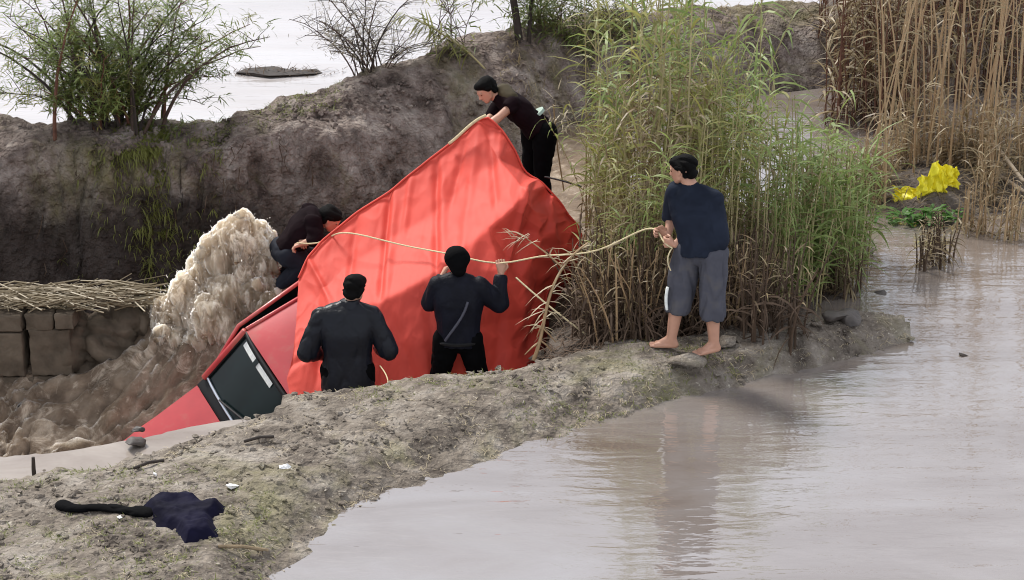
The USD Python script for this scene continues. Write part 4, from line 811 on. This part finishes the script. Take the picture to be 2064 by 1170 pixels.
for k in range(16):
    p = bp(1060, 480) + V(r.normal(0, .05), 0, r.normal(0, .03)); D.blade(p, r.uniform(-2.2, -.6), r.uniform(-.2, 1), r.uniform(.12, .25), .014, r.uniform(.2, 1.2), 3)
obj('dry_leaves', D.mesh(), M['straw'], br)
D = Leaves()

# ---------------------------------------------------------------- shrubs on the far bank
def shrub(name, label, base, stems, barkm, leafm, nleaf, leaf=(.10, .016), seed=1, spreadx=1.0, h=(1.0, 2.4), fan=.9, leaf_from=.3, loose=.16, r0=.016, base_r=.28, extra=()):
    r = np.random.default_rng(seed); t = thing(name, label, 'shrub', base); ends = []
    for k in range(stems):
        H = r.uniform(*h); ang = r.normal(0, fan * .55); ay_ = r.normal(0, .35); b = V(r.normal(0, base_r), r.normal(0, base_r * .6), -.12)
        e = b + V(math.sin(ang) * H * spreadx, math.sin(ay_) * H * .7, H * math.cos(ang) * .95); mid = (b + e) / 2 + V(-math.sin(ang) * .12 * H, 0, .1 * H)
        pts = curve([b, mid, e], 9); pts = pts + r.normal(0, .012, pts.shape) * np.linspace(0, 1, 9)[:, None]
        ends.append(pts)
    for pts in extra: ends.append(curve(pts, 9))
    ws = nleaf // len(ends)
    for pts in ends:
        ln = np.linalg.norm(np.diff(pts, axis=0), axis=1).sum()
        sm = obj('stem', tube(pts, np.linspace(r0 * min(1.5, ln / 1.4), .004, 9), 5, False), barkm[r.integers(0, len(barkm))], t)
        tw, LF = [], Leaves()
        for j in range(9):
            s = r.uniform(leaf_from * .8, 1); p = np.array([np.interp(s, np.linspace(0, 1, 9), pts[:, m]) for m in range(3)]); l = r.uniform(.15, .45)
            d = unit(V(r.normal(0, 1), r.normal(0, .8), r.normal(.35, .5))); q = p + d * l; tw.append(tube([p, (p + q) / 2 + V(0, 0, .02), q], [.005, .004, .002], 3, False))
            for i2 in range(ws // 9):
                s2 = r.uniform(.15, 1.1); pp = p + d * l * s2 + r.normal(0, loose * .25, 3)
                LF.blade(pp, r.uniform(0, 6.28), r.uniform(-.3, 1.2), leaf[0] * r.uniform(.6, 1.4), leaf[1] * r.uniform(.7, 1.3), r.uniform(.2, 1.2), 2, r.normal(0, .6))
        obj('twigs', cat(tw), barkm[0], sm, kind='stuff')
        if LF.n: obj('leaves', LF.mesh(), leafm[r.integers(0, len(leafm))], sm, kind='stuff')
    return t
def bank_at(px, py):
    P = np.array([ay(px, py, y) for y in np.arange(20.4, 26.5, .02)]); gap = P[:, 2] - height(P[:, :2])
    k = np.argmax(gap <= 0) if (gap <= 0).any() else np.argmin(gap)
    p = P[k].copy(); p[2] = hz(p[0], p[1]); return p
b1 = bank_at(235, 250)
lo = lambda x, z, y=0.0: V(x, y, z)
shrub('willow_shrub', 'big green many-stemmed shrub on the bank at the upper left', tuple(b1), 46, [M['bark'], M['redbark'], M['darkwood']], [M['shrubleaf'], M['leafgreen'], M['shrubleaf'], M['leafbright']], 12500, (.14, .016), 21, 1.0, (.9, 2.3), .95, .22, .2, .017, .30,
      extra=[[lo(-.2, 0), lo(-.6, .35), lo(-1.15, .62)], [lo(-.2, .05), lo(-.5, .3), lo(-1.0, .3, -.1)], [lo(.2, .05), lo(.75, .5), lo(1.25, .55)], [lo(.2, .1), lo(.7, .75), lo(1.2, 1.0)], [lo(.15, .0), lo(.6, .3), lo(1.05, .25, -.1)], [lo(-.1, 0), lo(-.8, .9), lo(-1.2, 1.3)]])
b2 = bank_at(745, 138)
shrub('bare_shrub', 'thin leafless shrub with dark wiry stems on the bank crest left of centre', tuple(b2), 22, [M['darkwood'], M['bark']], [M['shrubpale']], 2600, (.07, .010), 22, 1.0, (.6, 1.6), .8, .45, .2, .013, .12)
b3 = bank_at(1040, 82)
t3 = thing('young_tree', 'slim dark-trunked young tree on the bank crest above the man at the peak', 'tree', tuple(b3))
tk = obj('trunk', tube(curve([V(.05, 0, -.2), V(0, 0, .3), V(-.08, 0, .8), V(-.06, .05, 1.8)], 12), np.linspace(.055, .035, 12), 8), M['darkwood'], t3, smooth=True)
obj('limb', tube(curve([V(.16, 0, -.1), V(.18, 0, .35), V(.3, 0, 1.2)], 10), np.linspace(.03, .016, 10), 6), M['darkwood'], tk, smooth=True)
r = np.random.default_rng(90); LF = Leaves()
for k in range(900):
    c = [V(-.15, 0, .75), V(.3, 0, .7), V(.05, .1, 1.2), V(.45, .1, 1.1), V(-.3, 0, 1.1), V(.35, 0, .45)][r.integers(0, 6)]; LF.blade(c + r.normal(0, .16, 3), r.uniform(0, 6.28), r.uniform(-.5, 1), .14, .024, r.uniform(.3, 1.5), 2)
obj('crown', LF.mesh(), M['shrubleaf'], t3)
# reed plume bent out over the bank, left of the young tree
b4 = bank_at(985, 150); t4 = thing('bent_reed', 'green feathery reed bent far to the left over the bank crest', 'reeds', tuple(b4))
pl = curve([V(0, 0, 0), ay(930, 95, b4[1]) - b4, ay(880, 62, b4[1]) - b4, ay(815, 30, b4[1]) - b4], 14)
sm = obj('stem', tube(pl, np.linspace(.014, .005, 14), 5), M['stemgreen'], t4); LF = Leaves()
for k in range(130):
    p = pl[r.integers(4, 14)]; LF.blade(p + r.normal(0, .02, 3), r.normal(-1.57, .9), r.uniform(-.6, 1.0), r.uniform(.22, .45), .022, r.uniform(.2, 1.6), 3)
obj('leaves', LF.mesh(), M['leafgreen'], sm)
for px, py, lab, sd_ in [(905, 105, 'small leafy twig on the bank crest just right of the bare shrub', 31), (1150, 95, 'green bush on the bank crest at the left edge of the reed bed', 32), (1240, 80, 'green bush on the bank crest behind the tall reeds', 33), (1105, 70, 'green sapling with drooping leaves beside the young tree', 34)]:
    b = bank_at(px, py); shrub('crest_bush', lab, tuple(b), 6 if sd_ == 31 else 12, [M['bark']], [M['leafgreen'], M['shrubleaf']], 260 if sd_ == 31 else 800, (.15, .02), sd_, 1, (.4, 1.1), .9, .2, .2, .010, .15)
# dead branch pieces hanging over the man at the peak
t5 = thing('dry_twigs', 'spray of pale dry leaves hanging beside the man at the peak', 'twigs', tuple(ay(1115, 250, 18.9))); LF = Leaves()
for k in range(60): LF.blade(r.normal(0, .09, 3) * V(1.2, .5, 1.4), r.uniform(0, 6.28), r.uniform(-.8, 1.2), r.uniform(.1, .26), .016, r.uniform(.2, 1.5), 3)
sm = obj('stem', tube([V(.12, .1, -.75), V(.05, .05, -.3), V(0, 0, .2)], .008, 5), M['cane'], t5); obj('leaves', LF.mesh(), M['straw'], sm)

# ---------------------------------------------------------------- ground cover
def grass_mass(name, mat, label, n, picker, hgt, width, seed, droop=(.4, 1.6), el=(.7, 1.4)):
    r = np.random.default_rng(seed); LF = Leaves(); P = picker(r, n); H = height(P)
    for (x, y), z in zip(P, H):
        for k in range(5): LF.blade((x + r.normal(0, .02), y + r.normal(0, .02), z - .01), r.uniform(0, 6.28), r.uniform(*el), hgt * r.uniform(.5, 1.5), width, r.uniform(*droop), 2)
    return obj(name, LF.mesh(), mat, kind='stuff', label=label, cat='grass')
def in_poly(poly, thr=.0, seed=0, scale=1.0, margin=.08):
    def f(r, n):
        lo_, hi = poly.min(0), poly.max(0); lo_ = np.maximum(lo_, [-6, 10.6]); P = r.uniform(lo_, hi, (n * 6, 2))
        P = P[(sd(P, poly) > margin)]; w = meshkit.fbm(P3(P * scale), 3, seed); return P[w > thr][:n]
    return f
grass_mass('levee_grass', M['grassgreen'], 'thin trampled green and yellow grass on the mud levee', 2800, in_poly(LEVEE, .52, 71, .9), .05, .007, 1, (.5, 2.2), (.3, 1.2))
grass_mass('levee_straw', M['straw'], 'scattered pale straw trodden into the mud levee', 3200, in_poly(LEVEE, .40, 72, 1.2), .055, .006, 2, (.2, .8), (.0, .3))
def on_bank(r, n):
    P = np.column_stack([r.normal(-4.1, .34, n), r.uniform(20.55, 21.7, n)]); return P
grass_mass('bank_grass', M['grassgreen'], 'yellow green grass hanging down the bank face under the big shrub', 2600, on_bank, .13, .012, 3, (1.2, 3), (.0, 1.2))
grass_mass('crest_grass', M['grassgreen'], 'sparse green grass along the crest of the far bank', 900, lambda r, n: (lambda x: np.column_stack([x, np.interp(x, BANK_X, BANK_Y) + np.interp(x, *CREST_D) * r.uniform(.55, 1.1, n)]))(r.uniform(-4.2, -2.0, n)), .07, .009, 4, (.8, 2.5))
grass_mass('crest_thatch', M['leafdry'], 'dry tan grass lying over the right part of the far bank', 900, lambda r, n: (lambda x: np.column_stack([x, np.interp(x, BANK_X, BANK_Y) + np.interp(x, *CREST_D) * r.uniform(.2, 1.1, n)]))(r.uniform(-.2, 3.5, n)), .16, .011, 5, (1.0, 3))
grass_mass('reed_litter', M['thatch'], 'dead stalks and litter matted on the mud under the reeds', 2600, in_poly(REED, .2, 73, 1.0, .02), .2, .013, 6, (.6, 2.4), (.1, 1.2))
grass_mass('shore_litter', M['leafdry'], 'dry litter matted on the muddy shore under the canes', 900, in_poly(SPIT, .2, 74, 1.0, .02), .2, .013, 7, (.6, 2.4), (.1, 1.2))
# hanging roots on the eroded face
r = np.random.default_rng(8); ms = []
for k in range(70):
    x = r.uniform(-5.6, -1.6); p0 = V(x, np.interp(x, BANK_X, BANK_Y) + r.uniform(.1, .5), 0); z = hz(p0[0], p0[1]); l = r.uniform(.08, .35)
    ms.append(tube([(p0[0], p0[1] - .01, z + .01), (p0[0] + r.normal(0, .03), p0[1] - .07, z - l * .5), (p0[0] + r.normal(0, .05), p0[1] - .09, z - l)], [.006, .005, .002], 3, False))
obj('hanging_roots', cat(ms), M['thatch'], kind='stuff', label='fine roots hanging from the eroded bank face', cat='roots')

# clods and pebbles scattered on the mud
def clod(r, s): return soft(hull(*[r.normal(0, .45, (14, 3)) * V(s, s, s * .6)]), s * .5, 2, s * .15, 3 / s, int(r.integers(0, 99)))
cl = [clod(np.random.default_rng(900 + k), 1.0) for k in range(6)]
r = np.random.default_rng(9); ms = []
P = in_poly(LEVEE, .3, 75, 1.0, -.05)(r, 3500); H = height(P)
for (x, y), z in zip(P, H):
    b = cl[r.integers(0, 6)].copy(); s = .010 + .035 * r.uniform() ** 3; b.vertices = b.vertices * s + V(x, y, z); ms.append(b)
bc = []
Pb = np.column_stack([r.uniform(-6, 1.6, 5200), np.zeros(5200)]); Pb[:, 1] = np.interp(Pb[:, 0], BANK_X, BANK_Y) + r.uniform(-.1, 1.0, 5200) ** 1.2 * np.interp(Pb[:, 0], *CREST_D); Hb = height(Pb)
for (x, y), z in zip(Pb, Hb):
    b = cl[r.integers(0, 6)].copy(); s = .010 + .045 * r.uniform() ** 3; b.vertices = b.vertices * s * V(1, 1, 1.3) + V(x, y - s * .6, z); bc.append(b)
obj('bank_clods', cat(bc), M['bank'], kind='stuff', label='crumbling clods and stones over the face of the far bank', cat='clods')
obj('mud_clods', cat(ms), M['levee'], kind='stuff', label='small crumbs and clods of mud over the levee', cat='clods')
def rock(label, px, py, s, seed, z=0.05, mat='stone', flat=.75):
    mat = 'levee' if 'slab' in label or 'clod' in label else mat; flat = .5 if 'slab' in label else flat
    g = ground(px, py, z); m = clod(np.random.default_rng(seed), s); m.vertices = m.vertices * V(1, 1, flat) + V(g[0], g[1], max(hz(g[0], g[1]), -.2) + s * (.02 if 'slab' in label else .25))
    obj('rock', m, M[mat], smooth=40, label=label, cat='rock')
for k, (px, py, s, lab) in enumerate([(1815, 676, .24, 'rounded dark soaked rock at the very tip of the levee'), (1765, 650, .22, 'dark lumpy rock on the far side of the levee tip'), (1715, 664, .16, 'small dark rock just inland of the levee tip'), (1795, 664, .16, 'dark rock between the two biggest at the levee tip'), (1680, 682, .16, 'brown rock with straw in the middle of the narrow levee end'), (1395, 775, .24, 'pale mud slab at the water line below the barefoot man'), (1470, 700, .12, 'brown clod right of the barefoot man'), (272, 908, .12, 'dark stump of stone in the smooth shallow water'), (278, 893, .06, 'smaller stone behind the stump in the shallow water'), (1090, 742, .10, 'grey green clod at the foot of the leaning dry cane'), (150, 1002, .07, 'dark clod above the sleeve of the dropped jacket'), (1640, 720, .08, 'small clod on the pond side of the narrow levee end')]):
    rock(lab, px, py, s, 700 + k)
# stick in the shallow water, driftwood
g = az(70, 970, -.2); tube_ = tube([g + V(0, 0, -.05), g + V(.0, 0, .1), g + V(.005, 0, .2)], [.018, .017, .013], 6)
obj('stake', tube_, M['darkwood'], smooth=True, label='short black stake standing in the smooth shallow water at the left', cat='stake')
g = az(72, 972, -.2); m = clod(np.random.default_rng(31), .1); m.vertices = m.vertices * V(1.6, 1, .3) + g
obj('mud_lump', m, M['stone'], smooth=40, label='flat dark lump of mud at the foot of the black stake', cat='mud')
for a, b, rad, lab in [((492, 894), (552, 884), .013, 'black stick lying at the edge of the shallow water'), ((440, 1106), (540, 1114), .012, 'thin tan stick lying below the dropped jacket'), ((1110, 600), (1110, 600), .0, ''), ((1450, 628), (1525, 612), .014, 'pale stick poking out of the reeds beside the barefoot man'), ((270, 948), (330, 932), .012, 'dark root at the edge of the mud above the dropped jacket')]:
    if rad:
        p, q2 = ground(*a), ground(*b); zz = .015 if a[0] < 1000 else .3; obj('stick', tube([p + V(0, 0, zz), (p + q2) / 2 + V(0, 0, zz + .015), q2 + V(0, 0, zz)], rad, 6), M['darkwood' if 'black' in lab or 'dark' in lab else 'wood'], smooth=True, label=lab, cat='stick')
# litter
for k, (px, py, lab, s) in enumerate([(575, 943, 'crumpled white scrap of plastic highest on the grassy mud', .05), (466, 983, 'crumpled white scrap below and left of the highest one', .045), (312, 957, 'tiny white scrap at the mud edge above the jacket', .025), (1520, 628, 'white scrap caught in the reeds right of the barefoot man', .04), (1478, 638, 'round white scrap nearest the barefoot man in the reeds', .025), (1168, 686, 'tiny white pebble at the foot of the guy rope', .016), (240, 1044, 'tiny white scrap against the lower side of the dropped jacket', .02)]):
    g = ground(px, py); mm = soft(hull(np.random.default_rng(40 + k).normal(0, .5, (10, 3)) * V(1.3, 1, .5)), .4, 0, .18, 2, k); mm.vertices = mm.vertices * s + g + V(0, 0, s * .3 + (.12 if px > 1450 else 0))
    obj('litter', mm, M['litter'], label=lab, cat='litter')

# the dropped jacket: body, sleeve
def cloth_blob(ctrl, o, th, mat, parent, name, seed, disp=.03):
    from shapely.geometry import Polygon
    P = np.array([ground(*c)[:2] for c in ctrl]); poly = Polygon(P).buffer(.02)
    lo_, hi = P.min(0) - .05, P.max(0) + .05; gx, gy = np.meshgrid(np.arange(lo_[0], hi[0], .012), np.arange(lo_[1], hi[1], .012)); Q = np.column_stack([gx.ravel(), gy.ravel()]); d = sd(Q, P)
    z = height(Q) + np.clip(d, -.02, .5) * 0 + th * sstep(d, -.015, .07) + (1 - np.abs(2 * meshkit.fbm(P3(Q * V(3.2, 5)), 3, seed) - 1) - .6) * disp * 2.4 * sstep(d, -.01, .06) - .012
    k = gx.shape[1]; i = np.arange(k - 1)[None] + np.arange(gx.shape[0] - 1)[:, None] * k; qd = np.stack([i, i + 1, i + k + 1, i + k], -1).reshape(-1, 4); qd = qd[(d[qd] > -.016).all(1)]
    obj(name, (np.column_stack([Q, z]) - o, np.vstack([qd[:, [0, 1, 2]], qd[:, [0, 2, 3]]])), mat, parent, smooth=True)
oj = ground(370, 1045)
tj = thing('dropped_jacket', 'dark navy jacket dropped on the mud with one sleeve stretched out', 'jacket', tuple(oj))
cloth_blob([(285, 1022), (340, 1004), (385, 1000), (410, 1012), (452, 1020), (446, 1036), (432, 1046), (437, 1082), (372, 1096), (350, 1072), (312, 1058)], oj, .07, M['violet'], tj, 'body_cloth', 5)
sl_ = [ground(*c) - oj + V(0, 0, .035) for c in [(300, 1036), (250, 1032), (200, 1030), (150, 1030), (128, 1022)]]
sv_ = soft(union(chain(list(curve(sl_, 9)), [.06, .055, .045, .046, .040, .042, .038, .04, .05])), .025, 3, .02, 9, 6, (1, 1, 1)); sv_.vertices = sv_.vertices * V(1, 1, .55)
obj('sleeve', sv_, M['blackcloth'], tj, smooth=True, label='black stretched sleeve')

# yellow plastic on the shore, with leafy weed below
oy = az(1870, 405, .1)
ty_ = thing('yellow_plastic', 'bright yellow crumpled plastic sheet caught on the shore plants', 'plastic sheet', tuple(oy))
def crumple(p0, p1, h, name, seed, dep=.10, tilt=.0):
    """A crumpled sheet standing between two points, h high: a fine grid folded by sharp noise."""
    p0, p1 = V(*p0), V(*p1); g = 44; u, w = np.meshgrid(np.linspace(0, 1, g), np.linspace(0, 1, g)); Q = np.column_stack([u.ravel(), w.ravel(), 0 * u.ravel()])
    f1 = np.abs(2 * meshkit.fbm(Q * V(3.2, 2.2, 1) + seed, 3, seed) - 1); f2 = np.abs(2 * meshkit.fbm(Q * V(7, 6, 1), 2, seed + 3) - 1)
    top = 1 - .35 * meshkit.fbm(Q * V(4, 0, 0), 2, seed + 5) * 1.6 - .12 * np.abs(Q[:, 0] - .5)
    P = p0 + (p1 - p0) * Q[:, :1] + V(0, 0, 1) * (Q[:, 1] * h * top)[:, None] + V(.0, -1, .0) * ((f1 - .4) * dep * 2 + f2 * dep * .9 - tilt * Q[:, 1])[:, None] + V(1, 0, 0) * ((f2 - .4) * dep * .8)[:, None]
    i = np.arange(g - 1)[None] + np.arange(g - 1)[:, None] * g; qd = np.stack([i, i + 1, i + g + 1, i + g], -1).reshape(-1, 4)
    obj(name, (P - oy, np.vstack([qd[:, [0, 1, 2]], qd[:, [0, 2, 3]]])), M['yellow'], ty_, smooth=30)
crumple(ay(1800, 412, 19.7), ay(1862, 424, 19.6), .26, 'sheet', 3, .06, .06)
crumple(ay(1846, 440, 19.55), ay(1906, 426, 19.6), .64, 'sheet', 7, .07, -.02)
crumple(ay(1888, 402, 19.75), ay(1930, 392, 19.8), .42, 'flap', 11, .05)
tw_ = thing('weed', 'bright green broad-leaved weed under the yellow plastic', 'weed', tuple(az(1865, 450, 0))); LF = Leaves(); r = np.random.default_rng(14)
for k in range(170): LF.blade((r.normal(0, .22), r.normal(0, .1), r.uniform(.0, .16)), r.uniform(0, 6.28), r.uniform(-.2, .9), r.uniform(.07, .15), .045, r.uniform(.4, 1.6), 3)
obj('leaves', LF.mesh(), M['broadleaf'], tw_); obj('stem', cat([tube([(x, 0, -.05), (x * 1.3, .02, .12)], .006, 4) for x in (-.2, -.05, .1, .2)]), M['stemgreen'], tw_)
# floating things
g = az(1935, 716, 0); m = clod(np.random.default_rng(33), .07); m.vertices = m.vertices * V(1.4, .8, .5) + g
obj('driftwood', m, M['darkwood'], smooth=40, label='small dark scrap floating on the pond near the right edge', cat='driftwood')
g = az(555, 148, -.12); to = thing('weed_raft', 'dark raft of floating weed on the bright river behind the bank', 'floating weed', tuple(g)); m = clod(np.random.default_rng(35), .5); m.vertices = m.vertices * V(1.5, .8, .16); m.vertices = m.vertices + (meshkit.fbm(m.vertices * 6, 3, 9) - .5)[:, None] * V(.1, .1, .1)
rf = obj('raft', m, M['darkwood'], to, smooth=40); LF = Leaves()
for k in range(420): LF.blade((r.normal(0, .38), r.normal(0, .12), .02), r.uniform(0, 6.28), r.uniform(.1, 1.1), r.uniform(.1, .2), .015, r.uniform(.5, 2), 2)
obj('leaves', LF.mesh(), M['thatch'], to)
